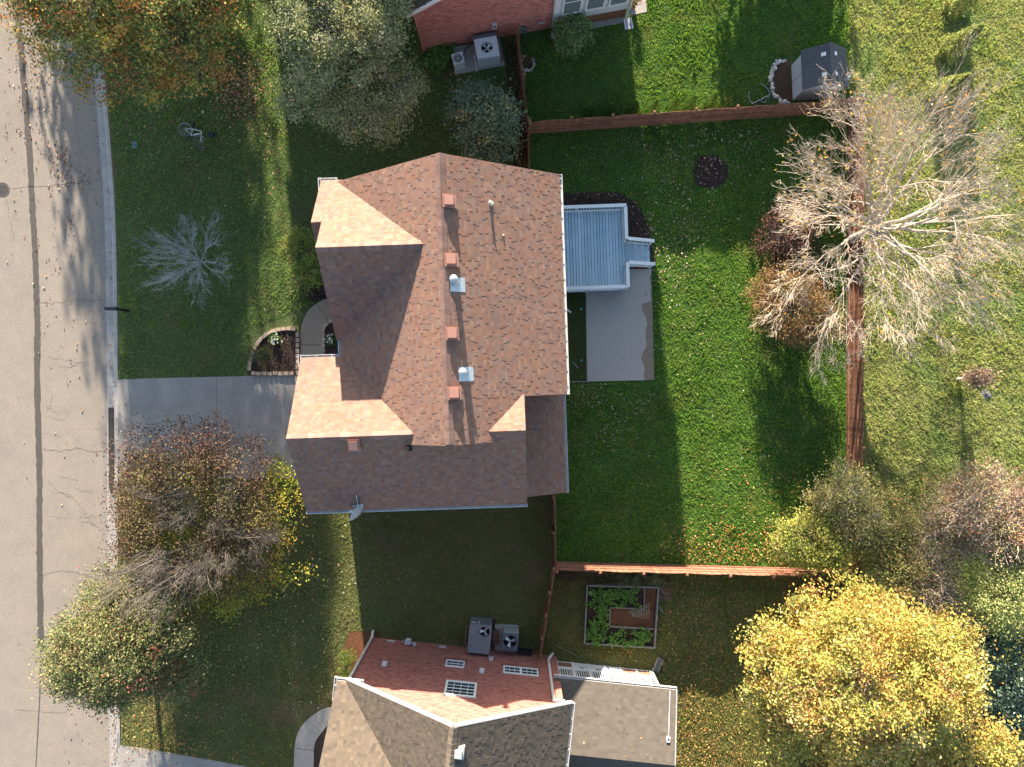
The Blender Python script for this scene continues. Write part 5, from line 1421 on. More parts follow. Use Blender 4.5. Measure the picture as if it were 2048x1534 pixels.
def leafy_tree(name, base, fork_z, lobes, palette, nclump, nleaf, size, sig, label, cat, group=None, seed=0, bark=None, trunk_r=.2, m=None,
               twigs=.35, hollow=.5, kindname='tree', up=.35, aspect=.62, bare=0, jit=.16):
    g = np.random.default_rng(seed); r_ = random.Random(seed)
    t = thing(name, (base[0], base[1], 0), label, cat, group)
    C, X, ci = lobed_crown(g, lobes, nclump, nleaf, sig, hollow)
    leafmesh('crown', X, size, pal(g, nleaf, palette, jit, ci, nclump), m or M_leaf, t, g, up, aspect)
    fk = Vector((base[0], base[1], fork_z)); lines = [(wig((base[0], base[1], -.05), fk, r_, .03, 3), [trunk_r * 1.25, trunk_r, trunk_r * .9, trunk_r * .8])]
    limb = []
    for lo in lobes:
        e = Vector((lo[0], lo[1], lo[2] + lo[5] * .1)); p = wig(fk, e, r_, .08, 5); r0 = trunk_r * .55
        lines.append((p, [r0 * (1 - .15 * k) for k in range(6)])); limb += p[1:]
    for c in C:
        if r_.random() > twigs: continue
        c = Vector(c); q = min(limb, key=lambda p: (p - c).length_squared); p = wig(q, c, r_, .1, 3)
        r0 = .012 + .018 * r_.random(); lines.append((p, [r0 * 1.6, r0 * 1.2, r0 * .8, r0 * .4]))
        for _ in range(bare):
            e = c + Vector((r_.uniform(-1, 1), r_.uniform(-1, 1), r_.uniform(-.3, .8))) * sig * 2.2
            lines.append((wig(p[2], e, r_, .12, 3), [r0 * .8, r0 * .6, r0 * .4, r0 * .25]))
    polytube(lines).build('trunk', bark or M_bark, t)
    return t
def grow(r_, p, d, L, r, depth, maxd, lines, tips, spread=.6, kids=(3, 5), up=.1, ratio=.66, wob=.16, seg=5):
    pts = [p]; rad = [r]; d = d.normalized()
    for k in range(seg):
        d = (d + Vector((r_.uniform(-1, 1), r_.uniform(-1, 1), r_.uniform(-.8, .8))) * wob + Vector((0, 0, up * .25))).normalized()
        p = p + d * L / seg; pts.append(p); rad.append(max(r * (1 - .6 * (k + 1) / seg), .0035))
    lines.append((pts, rad))
    if depth >= maxd: tips.append(p); return
    n = r_.randint(*kids)
    for k in range(n):
        t = .3 + .7 * (k + r_.random() * .8) / n; i = min(int(t * seg), seg - 1); q = pts[i].lerp(pts[i + 1], t * seg - i if t < 1 else 1)
        dd = (pts[i + 1] - pts[i]).normalized(); side = dd.orthogonal().normalized(); side.rotate(Matrix.Rotation(r_.uniform(0, 6.283), 3, dd))
        nd = (dd + side * spread * r_.uniform(.6, 1.25) + Vector((0, 0, up))).normalized()
        grow(r_, q, nd, L * ratio * r_.uniform(.75, 1.15) * (1.1 - .35 * t), rad[i] * .62, depth + 1, maxd, lines, tips, spread, kids, up, ratio, wob, seg)
    grow(r_, pts[-1], d, L * ratio * .9, rad[-1], depth + 1, maxd, lines, tips, spread, kids, up, ratio, wob, seg)

GREEN_OLIVE = [(a * 1.5, b * 1.5, c * 1.5, w) for a, b, c, w in [(.13, .16, .045, 4), (.18, .2, .06, 3), (.09, .12, .04, 3), (.34, .2, .05, 2.0), (.46, .19, .05, 2.2), (.42, .32, .07, 1.4), (.28, .1, .045, 1.0), (.45, .38, .1, .6)]]
# A  maple turning colour, upper left
leafy_tree('maple_tree', P(400, 150, 0), 3.2,
           [(-15.6, 16.6, 6.6, 3.9, 3.7, 2.4), (-18.2, 15.2, 5.6, 2.3, 2.4, 1.7), (-13.4, 14.4, 5.2, 2.1, 2.3, 1.5), (-12.9, 15.9, 4.5, 1.6, 2.1, 1.35), (-16.0, 13.4, 4.9, 2.6, 1.9, 1.3), (-18.4, 18.4, 6.3, 2.6, 2.6, 1.8), (-13.4, 18.4, 6.2, 2.1, 2.7, 1.8), (-16, 20, 6.4, 3.4, 2.6, 2), (-20.6, 17.6, 5.6, 1.5, 1.5, .9)],
           GREEN_OLIVE, 800, 80000, .118, .27, 'large maple turning orange and green, overhanging the street at the upper left', 'maple tree', seed=1, trunk_r=.24, twigs=.3, hollow=.5)
# B  pale willow-leaved tree
leafy_tree('oak_tree', P(720, 210, 0), 2.2,
           [(-7.5, 15.4, 4.6, 2.7, 3.2, 2.0), (-8.6, 16.6, 4.4, 1.75, 2.3, 1.6), (-6.0, 16.0, 4.7, 1.9, 2.3, 1.7), (-8.5, 13.0, 3.4, 1.7, 1.9, 1.3), (-6.6, 12.3, 2.9, 2.0, 1.7, 1.1), (-5.3, 13.2, 2.7, 1.4, 1.6, 1.0), (-7.8, 18.6, 4.6, 2.8, 2.4, 1.8), (-5.8, 18.6, 4.2, 1.4, 2.0, 1.5)],
           [(.30, .33, .14, 4), (.38, .40, .21, 3), (.22, .26, .11, 3), (.44, .43, .25, 1.8), (.42, .38, .13, .6)], 560, 95000, .105, .24,
           'pale olive tree with fine small leaves above the brown roofed house', 'tree', seed=2, trunk_r=.17, twigs=.7, bare=2, bark=M_barkpale, hollow=.55, aspect=.5)
# C  dark broadleaf evergreen
leafy_tree('magnolia_shrub', P(968, 245, 0), .8, [(-1.35, 11.85, 2.0, 1.5, 1.55, 1.5), (-1.0, 11.1, 1.5, 1.2, 1.1, 1.1), (-1.8, 12.5, 1.7, 1.1, 1.0, 1.2), (-.6, 12.3, 1.7, 1.0, 1.0, 1.2)],
           [(.085, .135, .075, 5), (.115, .17, .095, 3), (.15, .2, .095, 2), (.28, .27, .10, .8)], 240, 8500, .15, .2, 'rounded dark evergreen shrub between the pale olive tree and the fence', 'shrub', seed=3, trunk_r=.1, m=M_gloss, hollow=.7, aspect=.45)
# D  small bare tree in the front lawn
def bare_tree(name, base, label, cat, seed, L, r, maxd, nst, spread, up, bark, leaves=0, lp=None, kids=(3, 5), ratio=.66, lean=(0, 0), tilt=(.25, .9), trunkh=.5, group=None, lsize=.1, wob=.16, stems=None, fine=0):
    r_ = random.Random(seed); g = np.random.default_rng(seed); t = thing(name, (base[0], base[1], 0), label, cat, group); lines, tips = [], []
    top = Vector((base[0] + lean[0], base[1] + lean[1], trunkh)); lines.append((wig((base[0], base[1], -.05), top, r_, .03, 3), [r * 1.3, r * 1.1, r, r]))
    for k in range(nst):
        a = 2 * math.pi * (k + r_.random() * .7) / nst; ti = r_.uniform(*tilt)
        grow(r_, top + Vector((0, 0, r_.uniform(-.15, .15) * trunkh)), Vector((math.cos(a) * math.sin(ti), math.sin(a) * math.sin(ti), math.cos(ti))), L * r_.uniform(.85, 1.15), r * .62, 0, maxd, lines, tips, spread, kids, up, ratio, wob)
    if fine:
        for p in list(tips):
            for _ in range(fine):
                d = Vector((r_.gauss(0, 1), r_.gauss(0, 1), r_.gauss(.2, .7))) * .5 + (p - top).normalized() * 1.1; e = p + d.normalized() * r_.uniform(.2, .5)
                lines.append((wig(p, e, r_, .12, 2), [.0055, .005, .0035]))
    polytube(lines).build('trunk', bark, t)
    if leaves:
        tp = np.array([p[:] for p in tips]); i = g.integers(0, len(tp), leaves); X = tp[i] + g.normal(0, .12, (leaves, 3)); X[:, 2] = np.maximum(X[:, 2], .1)
        leafmesh('crown', X, lsize, pal(g, leaves, lp), M_leaf, t, g)
    return t, tips
bare_tree('bare_tree', P(412, 528), 'small bare silver branched tree in the front lawn', 'bare tree', 5, 1.75, .044, 3, 18, .58, .03, M_barksilver, kids=(3, 5), ratio=.56, tilt=(.35, 1.2), trunkh=.6, wob=.17)
# E  half bare tree with dark and yellow leaves
E1 = [(.11, .06, .045, 4), (.15, .085, .06, 3), (.075, .045, .035, 2), (.24, .15, .10, 1.4)]
E2 = [(.46, .40, .05, 3), (.32, .34, .06, 3), (.19, .26, .04, 2), (.5, .32, .05, 1)]
t, tips = bare_tree('half_bare_tree', P(462, 1050), 'half bare tree with dark brown and yellow leaves beside the driveway', 'tree', 8, 2.7, .115, 3, 9, .62, .04, M_bark, kids=(4, 6), ratio=.6, tilt=(.45, 1.15), trunkh=2.0, wob=.22, fine=2)
g = np.random.default_rng(88); tp = np.array([p[:] for p in tips])
def addleaves(t, tp, g, n, sel, palette, size, sig, name='crown', m=None, nudge=(0, 0, 0)):
    q = tp[sel(tp)]
    if not len(q): return
    i = g.integers(0, len(q), n); X = q[i] + g.normal(0, sig, (n, 3)) + np.array(nudge); X[:, 2] = np.maximum(X[:, 2], .1)
    leafmesh(name, X, size, pal(g, n, palette), m or M_leaf, t, g)
bx_, by_ = P(462, 1050)[:2]
def crownE(n, lobes, palette, size, seed, sig=.22, nc=120, hollow=.5):
    g = np.random.default_rng(seed); C, X, ci = lobed_crown(g, lobes, nc, n, sig, hollow); leafmesh('crown', X, size, pal(g, n, palette, .2, ci, nc), M_leaf, t, g)
crownE(15000, [(-14.4, -2.9, 3.6, 3.4, 1.5, 1.0), (-16.3, -5.4, 3.2, 1.4, 2.6, 1.0), (-12.0, -3.6, 3.4, 1.7, 1.2, .9), (-16.4, -8.4, 2.9, 1.5, 2.2, 1.0), (-12.8, -7.6, 3.0, 2.4, 2.0, 1.0)], E1, .088, 5, .26, 260)
crownE(12000, [(-11.3, -8.0, 2.2, 2.2, 1.6, .8), (-13.0, -9.4, 1.9, 2.3, 1.2, .7), (-10.4, -5.4, 2.4, 1.0, 2.0, .8), (-14.8, -5.4, 2.0, 2.2, 2.6, .8)], E2, .105, 6, .28, 150)
crownE(11000, [(-17.0, -9.0, 2.4, 1.4, 2.6, .9), (-16.6, -5.0, 2.4, 1.0, 1.9, .8), (-15.6, -10.4, 2.2, 1.8, 1.4, .8)], [(.17, .17, .05, 3), (.24, .21, .07, 2), (.2, .12, .07, 2)], .10, 7, .24, 150)
crownE(13000, [(-13.6, -5.8, 3.6, 3.6, 3.2, 1.2), (-14.8, -4.2, 3.4, 2.4, 2.0, 1.0), (-12.0, -6.4, 3.2, 2.0, 2.2, 1.0)], [(.16, .115, .06, 3), (.13, .14, .05, 2), (.11, .075, .05, 3), (.2, .17, .06, 1)], .09, 9, .3, 260)
# F  dense street tree lower left
leafy_tree('dogwood_tree', P(300, 1265, 0), 1.6,
           [(-17.6, -11.6, 3.5, 2.5, 2.2, 1.7), (-19.2, -12.0, 3.0, 1.7, 1.7, 1.2), (-16.0, -10.6, 3.0, 1.9, 1.8, 1.4), (-17.6, -13.1, 2.7, 2.0, 1.4, 1.1), (-15.6, -12.6, 2.3, 1.7, 1.6, 1.0), (-17.2, -9.6, 2.9, 1.8, 1.5, 1.2)],
           [(.18, .2, .075, 5), (.24, .24, .10, 3), (.12, .155, .065, 3), (.34, .23, .12, 1.1), (.42, .12, .09, .4), (.32, .3, .14, 1.2)], 700, 62000, .10, .26,
           'dense green tree with reddish leaf tips overhanging the street at the lower left', 'tree', seed=6, trunk_r=.12, hollow=.4)
# G  big bare tree
GB = P(1690, 485)
gt, tips = bare_tree('bare_tree', GB, 'large bare tree with pale branches spreading over the right fence', 'bare tree', 29, 3.5, .14, 4, 21, .62, .05, M_barkpale, kids=(2, 4), ratio=.66, tilt=(.55, 1.42), trunkh=3.0, wob=.2, lean=(-.1, .1), fine=2)
tp = np.array([p[:] for p in tips]); g = np.random.default_rng(4)
YEL = [(.4, .24, .03, 3), (.34, .17, .05, 2), (.3, .25, .05, 1.5), (.38, .32, .2, 2)]
addleaves(gt, tp, g, 1500, lambda q: q[:, 2] > 0, YEL, .14, .1)
# brown bush under it
leafy_tree('brown_bush', P(1582, 600, 0), .5, [(12.9, 3.5, 1.5, 1.9, 1.7, 1.1), (13.9, 2.7, 1.2, 1.6, 1.2, .9), (12.2, 4.4, 1.2, 1.3, 1.2, .9)],
           [(.26, .15, .07, 4), (.2, .12, .06, 3), (.3, .2, .08, 2.5), (.2, .18, .06, 2)], 260, 14000, .085, .2, 'rusty brown bush under the large bare tree beside the right fence', 'bush', seed=9, trunk_r=.06, hollow=.5, twigs=.6)
leafy_tree('purple_shrub', P(1560, 470, 0), .4, [(12.6, 6.9, 1.0, 1.3, 1.2, .7), (13.6, 7.9, .9, 1.2, 1.2, .7)], [(.11, .05, .045, 3), (.16, .08, .05, 2), (.07, .04, .035, 2)], 120, 4200, .09, .2, 'sparse dark reddish shrub under the left branches of the bare tree', 'shrub', seed=10, trunk_r=.05, twigs=.8)
# H  yellow trees lower right
YELL = [(.54, .42, .10, 5), (.47, .41, .10, 4), (.36, .37, .09, 3.6), (.52, .32, .09, 2.8), (.62, .52, .24, 2), (.25, .27, .08, 2), (.38, .2, .08, 1.8)]
leafy_tree('yellow_tree', P(1620, 1270, 0), 2.8,
           [(14.1, -11.7, 6.0, 3.6, 3.2, 2.2), (11.7, -12.0, 4.4, 2.1, 2.5, 1.5), (16.2, -12.1, 5.6, 2.6, 2.6, 1.7), (13.7, -9.8, 4.9, 2.5, 1.7, 1.4), (12.4, -14.2, 4.2, 2.0, 1.8, 1.3), (17.6, -11.0, 5.0, 1.6, 1.6, 1.2)],
           YELL, 620, 68000, .12, .25, 'large golden yellow tree at the lower right below the lit fence', 'tree', seed=12, trunk_r=.22, hollow=.6, twigs=.35, bark=M_barkpale)
leafy_tree('yellow_tree', P(1760, 1480, 0), 2.4,
           [(15.4, -15.4, 4.8, 3.0, 2.2, 1.6), (12.6, -16.4, 3.9, 2.4, 1.9, 1.3), (18.6, -15.6, 4.8, 2.4, 2.3, 1.6), (16.0, -18.2, 4.6, 4.0, 2.2, 1.6)],
           YELL, 400, 40000, .12, .25, 'second golden yellow tree cut off by the bottom edge of the view', 'tree', seed=13, trunk_r=.2, hollow=.4, twigs=.25)
# I  shrubs over the fence corner
YG = [(.42, .42, .09, 4), (.33, .38, .08, 3), (.5, .45, .12, 2), (.23, .29, .075, 2), (.38, .3, .14, 1)]
leafy_tree('yellow_green_shrub', P(1625, 1085, 0), .6, [(13.4, -7.1, 1.9, 1.7, 1.2, 1.1), (14.5, -7.5, 1.8, 1.3, 1.1, 1.0)], YG, 190, 12000, .095, .2, 'yellow green shrub by the inner corner of the lit fence', 'shrub', seed=14, trunk_r=.06, twigs=.6, bare=1)
leafy_tree('yellow_green_shrub', P(1690, 1010, 0), .8, [(14.9, -4.9, 2.3, 1.3, 1.5, 1.1), (15.6, -6.2, 2.3, 1.3, 1.3, 1.1), (14.4, -5.4, 1.8, .9, 1.0, .8)], [(.36, .35, .12, 4), (.45, .41, .15, 3), (.26, .29, .09, 2), (.38, .3, .16, 2)], 170, 9500, .095, .22, 'thin pale shrub growing through the lower end of the right fence', 'shrub', seed=15, trunk_r=.06, twigs=.9, bare=2, bark=M_barkpale)
leafy_tree('wild_shrub', P(1760, 1090, 0), .8, [(17.0, -6.6, 1.9, 1.5, 1.7, 1.2), (17.3, -8.8, 2.2, 1.5, 1.4, 1.2)], [(.3, .31, .1, 4), (.23, .27, .08, 3), (.36, .28, .13, 2), (.4, .2, .1, 1)], 260, 16000, .09, .24, 'tangled green and brown shrub outside the right fence', 'shrub', seed=16, trunk_r=.05, twigs=.8, bare=1)
# J  thicket on the right edge
leafy_tree('thicket_tree', P(1975, 1040, 0), 1.2, [(20.6, -5.3, 3.0, 2.2, 1.8, 1.5), (22.2, -6.6, 3.0, 1.9, 2.0, 1.4), (19.4, -6.8, 2.2, 1.6, 1.6, 1.1)], [(.42, .31, .23, 4), (.33, .25, .18, 3), (.46, .2, .11, 1.4), (.34, .34, .14, 2.6)], 380, 22000, .09, .26, 'pinkish brown twiggy tree at the right edge below the sapling', 'tree', seed=17, trunk_r=.1, twigs=1.0, bare=4, bark=M_barkpale)
leafy_tree('thicket_tree', P(2010, 1160, 0), 1.2, [(21.6, -9.2, 3.0, 1.8, 1.9, 1.5), (23.0, -8.0, 2.6, 1.6, 1.8, 1.2)], [(.32, .37, .13, 4), (.4, .41, .16, 3), (.2, .27, .1, 2)], 260, 17000, .09, .25, 'light green tree at the right edge above the dark teal tree', 'tree', seed=18, trunk_r=.1, twigs=.4)
leafy_tree('thicket_tree', P(1900, 1180, 0), 1.0, [(18.8, -9.2, 2.0, 1.4, 1.7, 1.2), (19.6, -10.6, 1.9, 1.3, 1.4, 1.1)], [(.33, .25, .18, 4), (.24, .19, .14, 3), (.36, .3, .18, 2), (.27, .28, .11, 2)], 220, 10000, .085, .26, 'brown bare twiggy bush between the yellow tree and the light green tree', 'bush', seed=19, trunk_r=.07, twigs=1.0, bare=5, bark=M_barkpale)
leafy_tree('dark_tree', P(2020, 1370, 0), 1.0, [(22.4, -13.0, 2.2, 2.4, 2.2, 1.6), (22.8, -15.4, 1.8, 2.0, 1.8, 1.3), (20.9, -12.4, 1.6, 1.5, 1.6, 1.1)], [(.075, .13, .09, 4), (.095, .16, .11, 3), (.06, .10, .07, 2)], 300, 14000, .13, .26, 'dark teal green tree in shade at the right edge beside the yellow tree', 'tree', seed=20, trunk_r=.12, m=M_gloss, hollow=.6)
# K  sapling
st = thing('sapling', P(1914, 757, 0), 'young staked sapling with a pinkish leaf tuft on the open field', 'sapling')
kb = P(1914, 757); r_ = random.Random(2)
MB().tube([(kb.x, kb.y, 0), (kb.x + .02, kb.y, .9), (kb.x + .05, kb.y + .03, 1.9)], [.05, .03, .02], 7).build('trunk', M_barkpale, st)
MB().tube([(kb.x, kb.y - .02, .0), (kb.x, kb.y, .4)], .06, 9).build('trunk_guard', mat('white_guard', (.66, .67, .68), rough=.6), st)
g = np.random.default_rng(2); n = 1500; X = np.c_[g.normal(kb.x + .05, .2, n), g.normal(kb.y + .03, .2, n), np.clip(g.normal(1.5, .42, n), .5, 2.3)]
leafmesh('crown', X, .11, pal(g, n, [(.34, .24, .19, 4), (.3, .19, .14, 2), (.22, .18, .1, 1)]), M_leaf, st, g)
n = 260; X = np.c_[g.normal(P(1912, 783).x, .25, n), g.normal(P(1912, 783).y, .22, n), g.uniform(.03, .25, n)]
o = leafmesh('weed_clump', X, .1, pal(g, n, [(.2, .24, .05, 3), (.12, .17, .04, 2)]), M_leaf, None, g, org=P(1912, 783)); tag(o, 'bright green weed clump just below the sapling', 'weeds', kind='stuff')
# L  young pines on the field
def conifer(name, base, h, r, n, palette, label, cat, group, seed, size=.16, m=None, top=.0):
    g = np.random.default_rng(seed); t = thing(name, base, label, cat, group)
    z = h * g.random(n) ** 1.35; rr = r * (1 - (z / h)) ** .8 * (.45 + .55 * g.random(n) ** .5) + .03; a = g.uniform(0, 6.283, n)
    wob_ = 1 + .22 * np.sin(a * 5 + z * 7 + seed)
    X = np.c_[base[0] + np.cos(a) * rr * wob_, base[1] + np.sin(a) * rr * wob_, z + .06]
    leafmesh('crown', X, size, pal(g, n, palette, .2), m or M_leaf, t, g, .2, .3)
    MB().tube([(base[0], base[1], 0), (base[0], base[1], h * .9)], [.05, .015], 6).build('trunk', M_bark, t)
    return t
PINE = [(.36, .4, .13, 4), (.46, .47, .18, 3), (.22, .29, .09, 3)]
for k, (x, y, h, lab) in enumerate(((1897, 102, 2.5, 'young pine on the field to the right of the grey shed'), (1876, 192, 2.4, 'young pine on the field just above the bare tree branches'), (1909, 16, 2.5, 'young pine on the field cut by the top edge of the view'))):
    conifer('pine_tree', P(x, y), h, .62, 3000, PINE, lab, 'pine tree', 'young pines in a row on the field', 40 + k, .17)
# M  arborvitae row along the fence
ARB = [(.075, .16, .02, 4), (.11, .21, .03, 3), (.05, .11, .018, 3)]
labs = ['first little evergreen of the fence row, nearest the upper brick house', 'second little evergreen of the fence row from the brick house end', 'third little evergreen of the fence row from the brick house end',
        'middle little evergreen of the fence row, at the first sun strip', 'fifth little evergreen of the fence row from the brick house end', 'sixth little evergreen of the fence row, next to last', 'last little evergreen of the fence row, nearest the grey shed']
for k, (x, y) in enumerate(((1181, 231), (1221, 227), (1266, 223), (1305, 220), (1345, 216), (1378, 213), (1418, 210))):
    conifer('arborvitae', P(x, y), (1.0, 1.0, 1.05, 1.15, 1.2, 1.2, 1.2)[k], .31, 2200, ARB, labs[k], 'evergreen', 'little evergreens planted along the fence', 60 + k, .06)
# N round shrub by sunroom, O hosta, beds
leafy_tree('round_shrub', P(1147, 76, 0), .3, [(2.85, 16.55, .85, .85, .82, .75), (2.75, 16.1, .6, .6, .5, .5)], [(.11, .19, .055, 5), (.15, .24, .07, 3), (.45, .42, .07, .5), (.2, .26, .1, 1)], 140, 5200, .085, .13, 'round green shrub with yellowing leaves in front of the sunroom', 'shrub', seed=23, trunk_r=.04, m=M_gloss, hollow=.75, twigs=.2)
def rosette(name, base, n, L, w, palette, label, cat, seed, h=.35, fold=5, group=None):
    """broad arching leaves; one object"""
    g = np.random.default_rng(seed); V, F, Cc = [], [], []
    cols = pal(g, n, palette, .15)
    for k in range(n):
        bx, by = base[0] + g.normal(0, .22 if n > 30 else .08), base[1] + g.normal(0, .24 if n > 30 else .08); a = g.uniform(0, 6.283); l = L * g.uniform(.7, 1.2); d = np.array([math.cos(a), math.sin(a)]); s = np.array([-d[1], d[0]])
        hh = h * g.uniform(.6, 1.2); i0 = len(V)
        for j in range(5):
            t = j / 4; q = np.array([bx, by]) + d * l * t; z = .05 + hh * math.sin(min(1, t * 1.25) * math.pi * .72); ww = w * math.sin(math.pi * min(.97, .08 + t * .9)) ** .8 * .5
            V += [(q[0] - s[0] * ww, q[1] - s[1] * ww, z + .02), (q[0], q[1], z), (q[0] + s[0] * ww, q[1] + s[1] * ww, z + .02)]
        for j in range(4):
            F += [(i0 + j * 3, i0 + j * 3 + 1, i0 + j * 3 + 4, i0 + j * 3 + 3), (i0 + j * 3 + 1, i0 + j * 3 + 2, i0 + j * 3 + 5, i0 + j * 3 + 4)]; Cc += [cols[k], cols[k]]
    o = npmesh(name, V, np.array(F), M_leaf, np.array(Cc), org=(base[0], base[1], 0))
    return tag(o, label, cat, group)
HOS = [(.075, .17, .03, 4), (.10, .21, .04, 3), (.05, .12, .025, 2)]
rosette('hosta', P(880, 120), 110, .42, .24, HOS, 'leafy bright green plant beside the small pale condenser', 'leafy plant', 31)
FER = [(.26, .36, .08, 4), (.36, .38, .10, 3), (.16, .25, .06, 3), (.4, .27, .12, .8)]
leafy_tree('feathery_shrub', P(604, 520, 0), .3, [(-9.9, 6.0, .9, 1.05, .95, .6), (-9.5, 5.2, .8, .9, .8, .5), (-10.2, 6.6, .7, .8, .8, .5)], FER, 90, 5200, .13, .14, 'feathery green shrub against the front wall of the brown roofed house', 'shrub', seed=33, trunk_r=.04, twigs=.8, aspect=.3)
rosette('bed_plant', P(643, 553), 26, .3, .1, HOS, 'small green plant in dark mulch below the feathery shrub', 'plant', 34, .25)
def white_flowers(base, n, seed, label):
    t = thing('flowering_plant', (base[0], base[1], 0), label, 'flowers', 'white flowers in the stone edged beds'); g = np.random.default_rng(seed)
    X = np.c_[g.normal(base[0], .13, 200), g.normal(base[1], .13, 200), g.uniform(.08, .32, 200)]; leafmesh('foliage', X, .1, pal(g, 200, HOS), M_leaf, t, g)
    X = np.c_[g.normal(base[0], .14, n), g.normal(base[1], .14, n), g.uniform(.3, .4, n)]; leafmesh('petals', X, .085, pal(g, n, [(.8, .8, .78, 1)]), M_leaf, t, g, 1.2, .9)
white_flowers(P(553, 677), 22, 1, 'white flowers in the quarter round bed by the driveway')
white_flowers(P(663, 680), 22, 2, 'white flowers in the narrow bed against the house wall')
leafy_tree('juniper', P(535, 712, 0), .25, [(-12.1, 1.35, .5, .75, .4, .3), (-11.7, 1.3, .6, .5, .35, .3)], [(.08, .13, .04, 3), (.13, .17, .05, 2), (.14, .09, .05, 1)], 60, 1600, .07, .12, 'low spreading evergreen spilling over the stone blocks of the bed', 'juniper', seed=36, trunk_r=.03, twigs=.7, aspect=.3)
leafy_tree('boxwood', P(693, 1328, 0), .2, [(-7.95, -13.45, .5, .42, .5, .42), (-7.75, -13.0, .45, .35, .4, .36)], [(.07, .12, .02, 3), (.13, .18, .03, 3), (.2, .22, .05, 1)], 70, 2600, .05, .09, 'clipped bright green boxwood beside the lower brick house wall', 'boxwood', seed=37, trunk_r=.03, hollow=.8, twigs=.1)
# vegetables
g = np.random.default_rng(50)
poly_out = PX([(1178, 1174), (1282, 1176), (1282, 1208), (1214, 1208), (1213, 1256), (1300, 1259), (1298, 1286), (1174, 1278)])
k = 0; labels_v = 'clump of leafy greens growing in the weathered vegetable bed'
while k < 80:
    x, y = g.uniform(4.0 - .4, 7.0), g.uniform(-12.7, -9.7)
    if not inpoly(np.array([x]), np.array([y]), poly_out)[0]: continue
    n = 16; o = rosette('leafy_greens', (x, y), n, g.uniform(.11, .21), .09, [(.11, .22, .04, 3), (.15, .27, .05, 3), (.08, .15, .03, 2)], labels_v, 'vegetable', 500 + k, .16, group='leafy greens in the vegetable bed'); o.location.z = .12; k += 1
g = np.random.default_rng(51)
wd = []
for q in range(60):
    x, y = P(g.uniform(1230, 1318), g.uniform(1146, 1166))[:2]
    for j in range(3): wd.append(([(x, y, 0), (x + g.normal(0, .1), y + g.normal(0, .1), .35), (x + g.normal(0, .25), y + g.normal(0, .2), .5)], [.008, .006, .003]))
o = polytube(wd).build('dry_stalks', mat('green_stalk', (.14, .2, .09), (.22, .2, .1), 6, rough=.8), org=P(1275, 1155)); tag(o, 'patch of dry grassy stalks between lit fence and vegetable bed', 'stalks', kind='stuff')
# pot flowers
g = np.random.default_rng(52); n = 420; X = np.c_[g.normal(pc.x + .05, .17, n), g.normal(pc.y + .12, .16, n), g.uniform(.35, .75, n)]
leafmesh('foliage', X, .09, pal(g, n, [(.09, .15, .04, 4), (.5, .09, .12, 1.6), (.6, .5, .25, 1.2), (.55, .2, .22, .8)]), M_leaf, pot, g)
g = np.random.default_rng(53); n = 160; X = np.c_[g.normal(P(1055, 126).x, .16, n), g.normal(P(1055, 126).y, .16, n), g.uniform(.03, .25, n)]
o = leafmesh('dry_plant', X, .09, pal(g, n, [(.16, .09, .05, 3), (.2, .15, .06, 2), (.09, .08, .04, 2)]), M_litter, None, g, org=P(1055, 126)); tag(o, 'withered brown plant inside the small white stone ring', 'plant')

# unseen trees, added beyond the upper edge to shade the yards
for k, (x, y, lobes, nl) in enumerate((
        (-19.6, 31, [(-19.6, 31, 5.2, 4.3, 4.2, 4.4), (-21, 29, 3.4, 3.0, 3.0, 2.8)], 9000),
        (-18.6, 41, [(-18.8, 41, 5.5, 4.0, 4.5, 5.0)], 7000),
        (12.2, 25.5, [(12.2, 25.5, 2.7, 3.0, 1.8, 2.5)], 9000))):
    leafy_tree('shade_tree', (x, y), 2.0, lobes, GREEN_OLIVE, 260, nl, .42, .5, ('unseen broad street tree added beyond the upper left edge for its shade', 'unseen tall street tree added farther up the street for its shade', 'unseen low dense tree added beyond the back lawns for its shade')[k], 'tree', None, 70 + k, trunk_r=.2, hollow=.2, twigs=.1)

# ================================================================= grass blades and fallen leaves
excl = [PX([(235, 757), (640, 749), (640, 960), (235, 966)]), PX([(240, 1490), (520, 1535), (520, 1700), (240, 1700)]), PX([(1128, 384), (1235, 384), (1285, 420), (1305, 480), (1310, 765), (1100, 765)]),
        PX([(498, 655), (690, 590), (690, 755), (498, 752)]), PX(ring_), [tuple(HH(u, v)[:2]) for u, v in ((-8.3, -4.6), (2.0, -4.6), (2.0, 8.1), (-6.8, 8.1), (-6.8, 1.1), (-8.3, 1.1))],
        [tuple(NS(u, v)[:2]) for u, v in ((-.1, .05), (14, .05), (14, -9), (-.1, -9))], [tuple(NN(u, v)[:2]) for u, v in ((-6.3, -.3), (3.8, -.4), (3.8, 9), (-6.3, 9))],
        PX([(1174, 1168), (1316, 1170), (1308, 1294), (1166, 1284)]), PX([(1538, 118), (1690, 90), (1695, 206), (1538, 210)]), PX([(900, 80), (1004, 78), (1012, 132), (908, 152)]), PX([(937, 1245), (1040, 1245), (1040, 1310), (934, 1310)]),
        PX([(1252, -10), (1290, -10), (1294, 26), (1258, 33)]), PX([(700, 1262), (740, 1262), (700, 1400), (660, 1400)]), PX([(586, 1412), (660, 1412), (660, 1600), (586, 1600)]), PX([(606, 510), (650, 480), (690, 480), (690, 600), (620, 600)])]
def scatter(poly, dens, g):
    xs = [p[0] for p in poly]; ys = [p[1] for p in poly]; x0, x1 = max(min(xs), -25.5), min(max(xs), 25.5); y0, y1 = max(min(ys), -19.2), min(max(ys), 19.2)
    n = int((x1 - x0) * (y1 - y0) * dens); X, Y = g.uniform(x0, x1, n), g.uniform(y0, y1, n); k = inpoly(X, Y, poly)
    for e in excl: k &= ~inpoly(X, Y, e)
    return X[k], Y[k]
